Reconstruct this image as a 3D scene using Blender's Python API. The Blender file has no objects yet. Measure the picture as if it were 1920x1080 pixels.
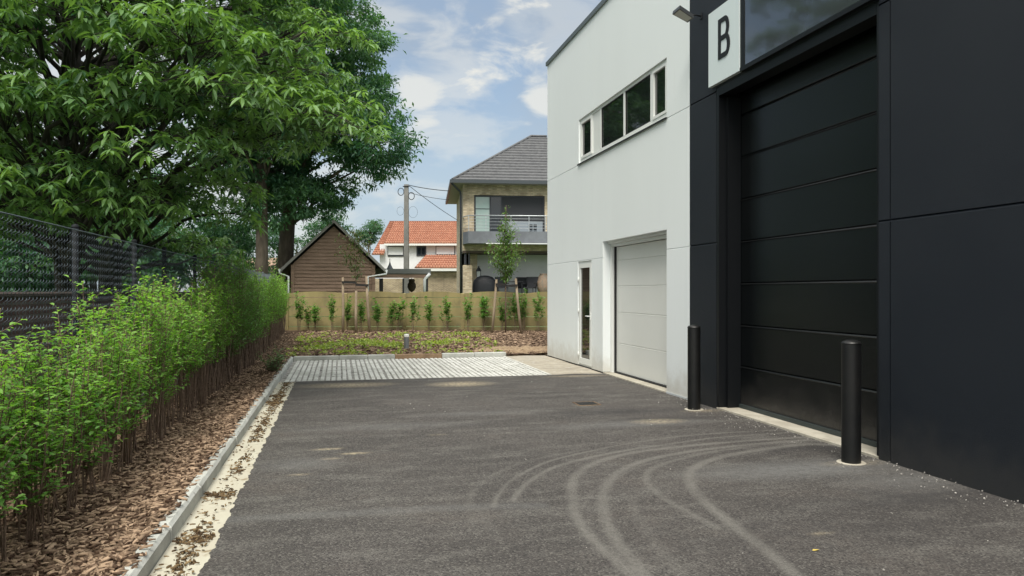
import bpy, math, random
import numpy as np
from mathutils import Vector
rng = np.random.default_rng(7); random.seed(7)
R = math.radians
SC = bpy.context.scene
COL = SC.collection

# ---------------------------------------------------------------- camera, sky, sun
F, HZ, CH = 1400.0, 547.0, 1.55
TH = math.atan(323 / 1400)
cth, sth = math.cos(TH), math.sin(TH)
cam = bpy.data.cameras.new('camera'); co = bpy.data.objects.new('camera', cam); COL.objects.link(co)
co.location = (0, 0, CH); co.rotation_euler = (R(90), 0, -TH)
cam.sensor_width = 36; cam.lens = 36 * F / 1920; cam.shift_y = 7 / 1920
cam.clip_start = .05; cam.clip_end = 3000
SC.camera = co

SC.view_settings.view_transform = 'Standard'; SC.view_settings.look = 'None'
SC.view_settings.gamma = 1; SC.view_settings.use_curve_mapping = False
SC.view_settings.exposure = 1.14
SUN_EL, SUN_AZ = 58, 205       # compass style: 0 = +Y, clockwise

def world():
    w = bpy.data.worlds.new('World'); SC.world = w; w.use_nodes = True
    nt = w.node_tree; N = nt.nodes; L = nt.links; N.clear()
    out = N.new('ShaderNodeOutputWorld'); bg = N.new('ShaderNodeBackground')
    bg.inputs[1].default_value = .1
    sky = N.new('ShaderNodeTexSky'); sky.sky_type = 'NISHITA'; sky.sun_disc = False
    sky.sun_elevation = R(SUN_EL); sky.sun_rotation = R(SUN_AZ)
    sky.air_density = 1.3; sky.dust_density = 1.0; sky.ozone_density = 1.5
    tc = N.new('ShaderNodeTexCoord')
    # soft cloud veil
    mp = N.new('ShaderNodeMapping'); mp.inputs['Scale'].default_value = (1, 1, 2.2)
    L.new(tc.outputs['Generated'], mp.inputs[0])
    n1 = N.new('ShaderNodeTexNoise'); n1.inputs['Scale'].default_value = 2.3; n1.inputs['Detail'].default_value = 6
    n1.inputs['Roughness'].default_value = .52; n1.inputs['Distortion'].default_value = .3
    L.new(mp.outputs[0], n1.inputs['Vector'])
    n2 = N.new('ShaderNodeTexNoise'); n2.inputs['Scale'].default_value = 13; n2.inputs['Detail'].default_value = 7
    n2.inputs['Roughness'].default_value = .55; n2.inputs['Distortion'].default_value = .4
    L.new(mp.outputs[0], n2.inputs['Vector'])
    def mrange(src, a, b, c, d, smooth=True):
        m = N.new('ShaderNodeMapRange'); m.interpolation_type = 'SMOOTHSTEP' if smooth else 'LINEAR'
        for i, v in enumerate((a, b, c, d)): m.inputs[i + 1].default_value = v
        L.new(src, m.inputs[0]); return m.outputs[0]
    def math_(op, a, b):
        m = N.new('ShaderNodeMath'); m.operation = op
        for i, v in enumerate((a, b)):
            if isinstance(v, (int, float)): m.inputs[i].default_value = v
            else: L.new(v, m.inputs[i])
        return m.outputs[0]
    def mix(f, a, b):
        m = N.new('ShaderNodeMix'); m.data_type = 'RGBA'
        if isinstance(f, (int, float)): m.inputs[0].default_value = f
        else: L.new(f, m.inputs[0])
        for i, v in ((6, a), (7, b)):
            if isinstance(v, tuple): m.inputs[i].default_value = (*v, 1)
            else: L.new(v, m.inputs[i])
        return m.outputs[2]
    veil = mrange(n1.outputs[0], .42, .74, .0, 1)
    sep = N.new('ShaderNodeSeparateXYZ'); L.new(tc.outputs['Generated'], sep.inputs[0])
    low = mrange(sep.outputs[2], .0, .33, 1, 0)
    # grey-blue sky, warm-white low haze
    base = mix(.72, sky.outputs[0], (SKY_B[0], SKY_B[1], SKY_B[2]))
    c1 = mix(math_('MULTIPLY', veil, .8), base, SKY_V)
    c2 = mix(math_('MULTIPLY', low, .8), c1, SKY_L)
    # sunlit puffs, each a soft lobe broken up by noise
    puff = None
    for (px, py, rad, amp) in ((925, 92, .045, 1.0), (880, 115, .06, .45), (1010, 180, .026, .75), (787, 190, .028, .75),
                               (850, 238, .06, .35), (1080, 50, .06, .3), (700, 10, .05, .4), (975, 50, .04, .25), (170, 90, .2, .6), (300, 300, .3, .5)):
        d = Vector((*cdir(px, py),)).normalized()
        dp = N.new('ShaderNodeVectorMath'); dp.operation = 'DISTANCE'
        L.new(tc.outputs['Generated'], dp.inputs[0]); dp.inputs[1].default_value = d
        g = math_('ADD', dp.outputs['Value'], math_('MULTIPLY', math_('SUBTRACT', n2.outputs[0], .5), rad * 5.0))
        v = math_('MULTIPLY', mrange(g, rad * .0, rad * 1.35, 1, 0), amp)
        puff = v if puff is None else math_('MAXIMUM', puff, v)
    c3 = mix(puff, c2, SKY_P)
    # unseen sky overhead and behind the viewer is brightened as added fill light
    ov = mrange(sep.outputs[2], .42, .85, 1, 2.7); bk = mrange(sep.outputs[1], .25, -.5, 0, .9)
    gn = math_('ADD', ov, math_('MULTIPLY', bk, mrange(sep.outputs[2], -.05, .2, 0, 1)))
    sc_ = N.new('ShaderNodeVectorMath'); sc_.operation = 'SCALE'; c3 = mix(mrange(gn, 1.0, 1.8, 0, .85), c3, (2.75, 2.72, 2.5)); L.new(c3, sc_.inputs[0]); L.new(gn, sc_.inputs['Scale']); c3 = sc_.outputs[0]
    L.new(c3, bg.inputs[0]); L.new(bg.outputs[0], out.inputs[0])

def cdir(px, py):
    u = (px - 960) / F
    return (u * cth + sth, cth - u * sth, -(py - HZ) / F)
SKY_B = (1.25, 1.68, 2.3); SKY_V = (1.9, 2.2, 2.55); SKY_L = (2.5, 2.95, 3.3); SKY_P = (4.0, 3.95, 3.65)
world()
sl = bpy.data.lights.new('sun', 'SUN'); sl.energy = 1.7; sl.angle = R(25); sl.color = (1, .94, .84)
so = bpy.data.objects.new('sun', sl); COL.objects.link(so)
sd = Vector((math.sin(R(SUN_AZ)) * math.cos(R(SUN_EL)), math.cos(R(SUN_AZ)) * math.cos(R(SUN_EL)), math.sin(R(SUN_EL))))
so.rotation_euler = sd.to_track_quat('Z', 'Y').to_euler(); so.location = (0, 0, 30)

# ---------------------------------------------------------------- points
def P(px, py, d):
    'world point seen at photo pixel px,py at depth d'
    u = (px - 960) / F
    return Vector((d * (u * cth + sth), d * (cth - u * sth), CH - (py - HZ) / F * d))
def G(px, py, z=0):
    return P(px, py, F * (CH - z) / (py - HZ))
def Q(px, py, d):
    'the same in the frame turned with the view (x right, y away)'
    return Vector(((px - 960) / F * d, d, CH - (py - HZ) / F * d))

# ---------------------------------------------------------------- objects
def tag(o, label=None, cat=None, group=None, kind=None):
    if label: o['label'] = label
    if cat: o['category'] = cat
    if group: o['group'] = group
    if kind: o['kind'] = kind
    return o
def empty(name, loc=(0, 0, 0), rz=0, label=None, cat=None, group=None):
    o = bpy.data.objects.new(name, None); COL.objects.link(o)
    o.location = loc; o.rotation_euler = (0, 0, rz); o.empty_display_size = .2
    return tag(o, label, cat, group)
def npmesh(name, co_, faces, mat, parent=None, tint=None, smooth=False, attrs=None):
    'co_ (n,3); faces: list of int arrays (m,k)'
    me = bpy.data.meshes.new(name)
    me.vertices.add(len(co_)); me.vertices.foreach_set('co', np.asarray(co_, dtype=np.float32).ravel())
    faces = [np.asarray(f) for f in faces if len(f)]
    li = np.concatenate([f.ravel() for f in faces]).astype(np.int32)
    tot = np.concatenate([np.full(len(f), f.shape[1], dtype=np.int32) for f in faces])
    me.loops.add(len(li)); me.loops.foreach_set('vertex_index', li)
    me.polygons.add(len(tot)); me.polygons.foreach_set('loop_start', np.concatenate([[0], np.cumsum(tot)[:-1]]).astype(np.int32))
    me.update(calc_edges=True)
    if smooth: me.polygons.foreach_set('use_smooth', np.ones(len(tot), dtype=bool))
    if tint is not None:
        a = me.attributes.new('tint', 'FLOAT', 'FACE'); a.data.foreach_set('value', np.concatenate(tint).astype(np.float32))
    for k, v in (attrs or {}).items():
        a = me.attributes.new(k, 'FLOAT', 'POINT'); a.data.foreach_set('value', np.asarray(v, dtype=np.float32))
    me.materials.append(mat)
    o = bpy.data.objects.new(name, me); COL.objects.link(o)
    if parent is not None: o.parent = parent
    return o

class MB:
    def __init__(s): s.v = []; s.f = []; s.sm = []
    def poly(s, pts, sm=False):
        n = len(s.v); s.v += [tuple(p) for p in pts]; s.f.append(tuple(range(n, n + len(pts)))); s.sm.append(sm)
    def box(s, x0, x1, y0, y1, z0, z1, ch=0):
        if ch:
            # chamfered along the top edges
            n = len(s.v)
            s.v += [(x0, y0, z0), (x1, y0, z0), (x1, y1, z0), (x0, y1, z0),
                    (x0, y0, z1 - ch), (x1, y0, z1 - ch), (x1, y1, z1 - ch), (x0, y1, z1 - ch),
                    (x0 + ch, y0 + ch, z1), (x1 - ch, y0 + ch, z1), (x1 - ch, y1 - ch, z1), (x0 + ch, y1 - ch, z1)]
            F_ = [(3, 2, 1, 0)] + [(a, (a + 1) % 4, (a + 1) % 4 + 4, a + 4) for a in range(4)] + [(a + 4, (a + 1) % 4 + 4, (a + 1) % 4 + 8, a + 8) for a in range(4)] + [(8, 9, 10, 11)]
        else:
            n = len(s.v)
            s.v += [(x0, y0, z0), (x1, y0, z0), (x1, y1, z0), (x0, y1, z0), (x0, y0, z1), (x1, y0, z1), (x1, y1, z1), (x0, y1, z1)]
            F_ = [(3, 2, 1, 0), (4, 5, 6, 7), (0, 1, 5, 4), (1, 2, 6, 5), (2, 3, 7, 6), (3, 0, 4, 7)]
        for q in F_: s.f.append(tuple(n + i for i in q)); s.sm.append(False)
        return s
    def tube(s, pts, rad, n=8, cap=True):
        pts = [Vector(p) for p in pts]
        if isinstance(rad, (int, float)): rad = [rad] * len(pts)
        up = Vector((0, 0, 1)); n0 = len(s.v); pa = None
        for i, p in enumerate(pts):
            t = (pts[min(i + 1, len(pts) - 1)] - pts[max(i - 1, 0)])
            t = t.normalized() if t.length > 1e-9 else up
            if pa is None:
                a = t.cross(Vector((1, 0, 0)) if abs(t.x) < .8 else Vector((0, 1, 0))).normalized()
            else:
                a = (pa - t * pa.dot(t)).normalized()
            b = t.cross(a); pa = a
            for k in range(n):
                an = 2 * math.pi * k / n
                s.v.append(tuple(p + (a * math.cos(an) + b * math.sin(an)) * rad[i]))
        for i in range(len(pts) - 1):
            for k in range(n):
                q = n0 + i * n; s.f.append((q + k, q + (k + 1) % n, q + n + (k + 1) % n, q + n + k)); s.sm.append(True)
        if cap:
            s.f.append(tuple(n0 + k for k in reversed(range(n)))); s.sm.append(False)
            q = n0 + (len(pts) - 1) * n; s.f.append(tuple(q + k for k in range(n))); s.sm.append(False)
        return s
    def lathe(s, prof, c=(0, 0), n=24):
        'prof [(r,z)...]'
        n0 = len(s.v)
        for r, z in prof:
            for k in range(n):
                a = 2 * math.pi * k / n; s.v.append((c[0] + r * math.cos(a), c[1] + r * math.sin(a), z))
        for i in range(len(prof) - 1):
            for k in range(n):
                q = n0 + i * n; s.f.append((q + k, q + (k + 1) % n, q + n + (k + 1) % n, q + n + k)); s.sm.append(True)
        return s
    def build(s, name, mat, parent=None, kind=None, origin=None):
        me = bpy.data.meshes.new(name)
        v = s.v if origin is None else [tuple(Vector(p) - Vector(origin)) for p in s.v]
        me.from_pydata(v, [], s.f); me.polygons.foreach_set('use_smooth', s.sm); me.update()
        me.materials.append(mat)
        o = bpy.data.objects.new(name, me); COL.objects.link(o)
        if parent is not None: o.parent = parent
        if origin is not None and parent is None: o.location = origin
        if kind: o['kind'] = kind
        return o

# ---------------------------------------------------------------- materials
def M(name, c, rough=.8, c2=None, scale=3, detail=5, lo=.35, hi=.65, bump=0, bscale=40, metal=0, spec=.5, stretch=(1, 1, 1),
      c3=None, scale3=20, lo3=.6, hi3=.7, coord='Object', splash=None):
    m = bpy.data.materials.new(name); m.use_nodes = True
    nt = m.node_tree; N = nt.nodes; L = nt.links; b = N['Principled BSDF']
    b.inputs['Roughness'].default_value = rough; b.inputs['Metallic'].default_value = metal
    b.inputs['Specular IOR Level'].default_value = spec
    b.inputs['Base Color'].default_value = (*c, 1)
    tc = N.new('ShaderNodeTexCoord'); mp = N.new('ShaderNodeMapping'); mp.inputs['Scale'].default_value = stretch
    L.new(tc.outputs[coord], mp.inputs[0])
    def noise(sc, de):
        n = N.new('ShaderNodeTexNoise'); n.inputs['Scale'].default_value = sc; n.inputs['Detail'].default_value = de
        n.inputs['Roughness'].default_value = .6; L.new(mp.outputs[0], n.inputs['Vector']); return n.outputs[0]
    def ramp(src, a, z):
        r = N.new('ShaderNodeMapRange'); r.interpolation_type = 'SMOOTHSTEP'; r.inputs[1].default_value = a; r.inputs[2].default_value = z
        L.new(src, r.inputs[0]); return r.outputs[0]
    cur = None
    if c2:
        x = N.new('ShaderNodeMix'); x.data_type = 'RGBA'; L.new(ramp(noise(scale, detail), lo, hi), x.inputs[0])
        x.inputs[6].default_value = (*c, 1); x.inputs[7].default_value = (*c2, 1); cur = x.outputs[2]
    if c3:
        x = N.new('ShaderNodeMix'); x.data_type = 'RGBA'; L.new(ramp(noise(scale3, 4), lo3, hi3), x.inputs[0])
        if cur: L.new(cur, x.inputs[6])
        else: x.inputs[6].default_value = (*c, 1)
        x.inputs[7].default_value = (*c3, 1); cur = x.outputs[2]
    if splash:
        sp = N.new('ShaderNodeSeparateXYZ'); L.new(tc.outputs['Object'], sp.inputs[0])
        ml = N.new('ShaderNodeMath'); ml.operation = 'MULTIPLY'; r1 = N.new('ShaderNodeMapRange'); r1.interpolation_type = 'SMOOTHSTEP'
        ns = N.new('ShaderNodeTexNoise'); ns.inputs['Scale'].default_value = 4; ns.inputs['Detail'].default_value = 8; ns.inputs['Roughness'].default_value = .7; L.new(tc.outputs['Object'], ns.inputs['Vector'])
        ad = N.new('ShaderNodeMath'); ad.operation = 'MULTIPLY_ADD'; L.new(ns.outputs[0], ad.inputs[0]); ad.inputs[1].default_value = -.8; L.new(sp.outputs[2], ad.inputs[2])
        r1.inputs[1].default_value = -.42; r1.inputs[2].default_value = .12; r1.inputs[3].default_value = .75; r1.inputs[4].default_value = 0; L.new(ad.outputs[0], r1.inputs[0])
        x = N.new('ShaderNodeMix'); x.data_type = 'RGBA'; L.new(r1.outputs[0], x.inputs[0]); L.new(cur, x.inputs[6]); x.inputs[7].default_value = (*splash, 1); cur = x.outputs[2]
    if cur: L.new(cur, b.inputs['Base Color'])
    if bump:
        bp = N.new('ShaderNodeBump'); bp.inputs['Strength'].default_value = bump; bp.inputs['Distance'].default_value = .02
        L.new(noise(bscale, 6), bp.inputs['Height']); L.new(bp.outputs[0], b.inputs['Normal'])
    return m

def leafmat(name, dark, light, rough=.45, trans=.35, spec=.4):
    m = bpy.data.materials.new(name); m.use_nodes = True
    nt = m.node_tree; N = nt.nodes; L = nt.links; b = N['Principled BSDF']; out = N['Material Output']
    at = N.new('ShaderNodeAttribute'); at.attribute_name = 'tint'
    x = N.new('ShaderNodeMix'); x.data_type = 'RGBA'; L.new(at.outputs['Fac'], x.inputs[0])
    x.inputs[6].default_value = (*dark, 1); x.inputs[7].default_value = (*light, 1)
    L.new(x.outputs[2], b.inputs['Base Color']); b.inputs['Roughness'].default_value = rough; b.inputs['Specular IOR Level'].default_value = spec
    t = N.new('ShaderNodeBsdfTranslucent')
    g = N.new('ShaderNodeMix'); g.data_type = 'RGBA'; g.blend_type = 'MULTIPLY'; g.inputs[0].default_value = 1
    L.new(x.outputs[2], g.inputs[6]); g.inputs[7].default_value = (1.5, 1.6, .5, 1); L.new(g.outputs[2], t.inputs[0])
    ms = N.new('ShaderNodeMixShader'); ms.inputs[0].default_value = trans
    L.new(b.outputs[0], ms.inputs[1]); L.new(t.outputs[0], ms.inputs[2]); L.new(ms.outputs[0], out.inputs[0])
    return m

def brickmat(name, c1, c2, mortar, bw=.22, bh=.065, rough=.9, axis='XZ', ms=.012):
    m = bpy.data.materials.new(name); m.use_nodes = True
    nt = m.node_tree; N = nt.nodes; L = nt.links; b = N['Principled BSDF']
    tc = N.new('ShaderNodeTexCoord'); sp = N.new('ShaderNodeSeparateXYZ'); cb = N.new('ShaderNodeCombineXYZ')
    L.new(tc.outputs['Object'], sp.inputs[0]); ad = N.new('ShaderNodeMath'); ad.operation = 'ADD'
    L.new(sp.outputs[0], ad.inputs[0]); L.new(sp.outputs[1], ad.inputs[1])
    L.new(ad.outputs[0], cb.inputs[0]); L.new(sp.outputs[2], cb.inputs[1])
    br = N.new('ShaderNodeTexBrick'); L.new(cb.outputs[0], br.inputs['Vector'])
    br.inputs['Color1'].default_value = (*c1, 1); br.inputs['Color2'].default_value = (*c2, 1); br.inputs['Mortar'].default_value = (*mortar, 1)
    br.inputs['Scale'].default_value = 1; br.inputs['Brick Width'].default_value = bw; br.inputs['Row Height'].default_value = bh
    br.inputs['Mortar Size'].default_value = ms
    n = N.new('ShaderNodeTexNoise'); n.inputs['Scale'].default_value = 2.2; n.inputs['Detail'].default_value = 6; L.new(tc.outputs['Object'], n.inputs['Vector'])
    r = N.new('ShaderNodeMapRange'); r.inputs[1].default_value = .3; r.inputs[2].default_value = .7; r.inputs[3].default_value = .7; r.inputs[4].default_value = 1.15
    L.new(n.outputs[0], r.inputs[0])
    x = N.new('ShaderNodeVectorMath'); x.operation = 'SCALE'; L.new(br.outputs[0], x.inputs[0]); L.new(r.outputs[0], x.inputs['Scale'])
    L.new(x.outputs[0], b.inputs['Base Color']); b.inputs['Roughness'].default_value = rough
    return m

def asphaltmat():
    m = bpy.data.materials.new('asphalt'); m.use_nodes = True
    nt = m.node_tree; N = nt.nodes; L = nt.links; b = N['Principled BSDF']
    tc = N.new('ShaderNodeTexCoord')
    def noise(sc, de=4, ro=.6, st=None, w=0):
        n = N.new('ShaderNodeTexNoise'); n.inputs['Scale'].default_value = sc; n.inputs['Detail'].default_value = de
        n.inputs['Roughness'].default_value = ro; n.inputs['Distortion'].default_value = w
        src = tc.outputs['Object']
        if st:
            mp = N.new('ShaderNodeMapping'); mp.inputs['Scale'].default_value = st; L.new(src, mp.inputs[0]); src = mp.outputs[0]
        L.new(src, n.inputs['Vector']); return n.outputs[0]
    def ramp(src, a, z, c=0, d=1):
        r = N.new('ShaderNodeMapRange'); r.interpolation_type = 'SMOOTHSTEP'
        for i, v in enumerate((a, z, c, d)): r.inputs[i + 1].default_value = v
        L.new(src, r.inputs[0]); return r.outputs[0]
    def mix(f, a, c):
        x = N.new('ShaderNodeMix'); x.data_type = 'RGBA'
        if isinstance(f, float): x.inputs[0].default_value = f
        else: L.new(f, x.inputs[0])
        for i, v in ((6, a), (7, c)):
            if isinstance(v, tuple): x.inputs[i].default_value = (*v, 1)
            else: L.new(v, x.inputs[i])
        return x.outputs[2]
    def mul(a, c):
        x = N.new('ShaderNodeMath'); x.operation = 'MULTIPLY'
        for i, v in enumerate((a, c)):
            if isinstance(v, (float, int)): x.inputs[i].default_value = v
            else: L.new(v, x.inputs[i])
        return x.outputs[0]
    A = N.new('ShaderNodeAttribute'); A.attribute_name = 'mark'
    D = N.new('ShaderNodeAttribute'); D.attribute_name = 'dust'
    S = N.new('ShaderNodeAttribute'); S.attribute_name = 'sand'
    K = N.new('ShaderNodeAttribute'); K.attribute_name = 'dark'
    base = mix(ramp(noise(.55, 6, .6), .35, .66), ASPH[0], ASPH[1])
    base = mix(mul(ramp(noise(2.4, 6, .65, (.6, 1.6, 1)), .44, .7), .95), base, ASPH[2])           # streaky greying
    base = mix(mul(ramp(noise(1.1, 4), .52, .72), .5), base, ASPH[3])                       # brownish film
    v = N.new('ShaderNodeTexVoronoi'); v.inputs['Scale'].default_value = 95; L.new(tc.outputs['Object'], v.inputs['Vector'])
    vs = N.new('ShaderNodeSeparateColor'); L.new(v.outputs['Color'], vs.inputs[0])
    base = mix(mul(ramp(vs.outputs[0], .55, 1.0), .5), base, ASPH[4])                          # light grit
    base = mix(mul(ramp(vs.outputs[1], .5, .95), .72), base, (.022, .020, .021))                # dark pores
    base = mix(mul(K.outputs['Fac'], ramp(noise(9, 5), .3, .6, .4, .9)), base, (.035, .033, .034))
    base = mix(mul(D.outputs['Fac'], ramp(noise(14, 6, .7), .25, .6, .35, 1)), base, (.165, .165, .162))
    base = mix(mul(mul(A.outputs['Fac'], ramp(noise(34, 6, .8), .32, .62, .3, 1)), ramp(noise(1.6, 4), .3, .6, .55, 1)), base, (.165, .157, .143))
    base = mix(mul(S.outputs['Fac'], ramp(noise(20, 6, .75), .35, .62, 0, 1)), base, (.42, .355, .24))
    L.new(base, b.inputs['Base Color'])
    b.inputs['Roughness'].default_value = .82; b.inputs['Specular IOR Level'].default_value = .35
    bp = N.new('ShaderNodeBump'); bp.inputs['Strength'].default_value = .75; bp.inputs['Distance'].default_value = .008
    ad = N.new('ShaderNodeMath'); ad.operation = 'ADD'
    L.new(noise(90, 4, .7), ad.inputs[0]); L.new(mul(v.outputs['Distance'], -1.0), ad.inputs[1])
    L.new(ad.outputs[0], bp.inputs['Height']); L.new(bp.outputs[0], b.inputs['Normal'])
    return m
ASPH = ((.056, .051, .048), (.082, .074, .069), (.120, .113, .104), (.092, .078, .068), (.20, .19, .172))

WHITE = M('white_facade', (.76, .80, .81), .75, c2=(.78, .82, .83), scale=.6, bump=.12, bscale=160, c3=(.72, .755, .76), scale3=5, lo3=.58, hi3=.9, stretch=(1, 1, .12), splash=(.52, .50, .45))
DARK = M('anthracite_facade', (.0062, .0095, .0155), .5, c2=(.009, .0125, .0185), scale=.8, bump=.45, bscale=220, spec=.32, splash=(.032, .032, .032))
BLACKREV = M('black_reveal', (.004, .005, .0065), .45, spec=.35)
DOORBLK = M('black_door', (.002, .003, .0035), .24, bump=.14, bscale=260, spec=.5, c2=(.0035, .0045, .005), scale=.7, splash=(.035, .033, .031))
DOORWHT = M('white_door', (.70, .71, .68), .55, c2=(.72, .73, .70), scale=1.2, bump=.08, bscale=200)
FRAMEW = M('white_frame', (.74, .76, .74), .45)
COPING = M('coping_metal', (.20, .22, .23), .4, metal=.6)
GLASS = M('dark_glass', (.012, .015, .015), .03, spec=1.0, bump=.012, bscale=2.5)
GLOSS = M('gloss_panel', (.12, .135, .15), .06, metal=.6, spec=1.0, bump=.05, bscale=2.2)
SEAL = M('dark_gap', (.012, .012, .013), .8)
SIGNW = M('sign_white', (.66, .73, .74), .35)
SIGNK = M('sign_black', (.004, .0045, .005), .5)
CREAM = M('cream_concrete', (.46, .43, .36), .9, c2=(.36, .33, .27), scale=3, bump=.2, bscale=60, c3=(.25, .22, .17), scale3=9, lo3=.62, hi3=.8)
CONC = M('kerb_concrete', (.47, .48, .45), .9, c2=(.36, .365, .34), scale=2.5, bump=.3, bscale=90, c3=(.18, .17, .15), scale3=7, lo3=.62, hi3=.8)
GUTT = M('gutter_concrete', (.47, .45, .37), .9, c2=(.43, .40, .32), scale=2, bump=.25, bscale=80, c3=(.22, .17, .10), scale3=6, lo3=.58, hi3=.72)
POST = M('bollard_black', (.0025, .003, .0035), .45, c2=(.006, .006, .006), scale=7, c3=(.03, .03, .028), scale3=18, lo3=.66, hi3=.8, spec=.5, bump=.05, bscale=100)
SOIL = M('mulch_soil', (.075, .045, .028), .95, c2=(.14, .085, .055), scale=25, bump=.9, bscale=60, c3=(.20, .13, .085), scale3=55, lo3=.5, hi3=.62)
GRASSG = M('lawn', (.05, .09, .025), .95, c2=(.09, .12, .04), scale=2, bump=.8, bscale=30)
WIREG = M('anthracite_wire', (.10, .125, .15), .5, spec=.4)
POSTG = M('anthracite_post', (.012, .014, .017), .7, spec=.2)
WIREL = M('grey_wire', (.16, .19, .21), .5, metal=.3)
BARK = M('bark', (.075, .06, .045), .95, c2=(.13, .105, .08), scale=6, bump=.9, bscale=14, stretch=(1, 1, .25))
BARKD = M('bark_dark', (.022, .020, .018), .95, c2=(.05, .044, .036), scale=6, bump=.9, bscale=12, stretch=(1, 1, .25))
STEM = M('stem', (.13, .085, .06), .9, c2=(.21, .15, .11), scale=20)
STAKE = M('stake_wood', (.34, .27, .19), .85, c2=(.20, .15, .10), scale=6, bump=.5, bscale=25, stretch=(1, 1, .3))
STAKED = M('stake_wood_brown', (.20, .13, .075), .85, c2=(.12, .08, .05), scale=6, bump=.5, bscale=25, stretch=(1, 1, .3))
FENCEC = M('tan_concrete', (.31, .255, .115), .9, c2=(.235, .195, .09), scale=1.6, bump=.3, bscale=50, c3=(.13, .125, .07), scale3=3, lo3=.5, hi3=.85, stretch=(1, 1, .5))
RUBBER = M('black_rubber', (.015, .014, .013), .8)

# ---------------------------------------------------------------- ground sheets
def sheet(name, xs, ys, zf, mat, kind='structure', attrs=None, jag=None):
    X, Y = np.meshgrid(xs, ys); Z = zf(X, Y)
    if jag is not None: X = X + jag(X, Y)
    co_ = np.stack([X.ravel(), Y.ravel(), Z.ravel()], 1)
    nx = len(xs); i = np.arange(len(ys) - 1)[:, None] * nx + np.arange(nx - 1)[None, :]
    i = i.ravel(); f = np.stack([i, i + 1, i + nx + 1, i + nx], 1)
    o = npmesh(name, co_, [f], mat, smooth=True, attrs=attrs(X, Y) if attrs else None)
    if kind: o['kind'] = kind
    return o
FD = 25.5                                     # depth of the concrete fence along the view
def depth_of(X, Y): return X * sth + Y * cth
def terrain(X, Y):
    d = depth_of(X, Y)
    t = np.clip((d - 26) / 14, 0, 1); far = 1.35 * t * t * (3 - 2 * t)
    n = np.clip((d - 18) / 7, 0, 1) * .18
    return -.06 + n + far
def axis(*segs):
    a = [np.linspace(p, q, n, endpoint=False) for p, q, n in segs]; return np.concatenate(a + [[segs[-1][1]]])
sheet('ground', axis((-700, -40, 12), (-40, 40, 60), (40, 700, 12)), axis((-400, 0, 10), (0, 60, 60), (60, 900, 14)), terrain, GRASSG)

# asphalt with tyre tracks and dusty spots
TR = [
 ([(1500, 806), (1446, 807), (1350, 812), (1258, 820), (1170, 833), (1092, 849), (1035, 863), (1000, 877), (958, 901), (935, 927), (925, 950)], .022, .8),
 ([(1510, 812), (1467, 812), (1350, 820), (1258, 832), (1170, 845), (1092, 861), (1045, 874), (1012, 890), (980, 913), (962, 938)], .03, .85),
 ([(1525, 820), (1483, 821), (1380, 828), (1270, 838), (1180, 850), (1120, 866), (1088, 884), (1073, 905), (1075, 935), (1079, 965), (1105, 1005), (1150, 1045), (1200, 1090)], .045, .9),
 ([(1540, 826), (1500, 826), (1400, 834), (1290, 847), (1215, 862), (1165, 882), (1139, 908), (1130, 935), (1137, 975), (1160, 1020), (1190, 1055), (1215, 1090)], .045, .9),
 ([(1400, 838), (1330, 848), (1262, 864), (1228, 876), (1212, 890), (1216, 908), (1240, 930), (1290, 960), (1345, 990)], .035, .7),
 ([(1560, 834), (1510, 833), (1450, 840), (1390, 849), (1340, 860), (1308, 873), (1293, 888), (1296, 910), (1315, 935), (1350, 965), (1400, 1004), (1450, 1042), (1510, 1095)], .05, 1.0),
 ([(1010, 948), (900, 950), (780, 955), (640, 963), (470, 972), (400, 976)], .085, .33),
 ([(900, 955), (915, 985), (935, 1010)], .05, .35),
 ([(1480, 829), (1380, 840), (1290, 853), (1200, 874), (1150, 900), (1108, 925), (1095, 950)], .018, .45),
 ([(1100, 842), (1000, 862), (925, 890), (885, 925), (880, 960), (900, 1000)], .03, .35),
 ([(1185, 935), (1200, 980), (1240, 1030), (1290, 1085)], .04, .3),
]
def catmull(p, n=8):
    p = [np.array(q, float) for q in p]; p = [2 * p[0] - p[1]] + p + [2 * p[-1] - p[-2]]; out = []
    for i in range(1, len(p) - 2):
        for t in np.linspace(0, 1, n, endpoint=False):
            out.append(.5 * ((2 * p[i]) + (-p[i - 1] + p[i + 1]) * t + (2 * p[i - 1] - 5 * p[i] + 4 * p[i + 1] - p[i + 2]) * t * t + (-p[i - 1] + 3 * p[i] - 3 * p[i + 1] + p[i + 2]) * t ** 3))
    return out + [p[-2]]
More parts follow.
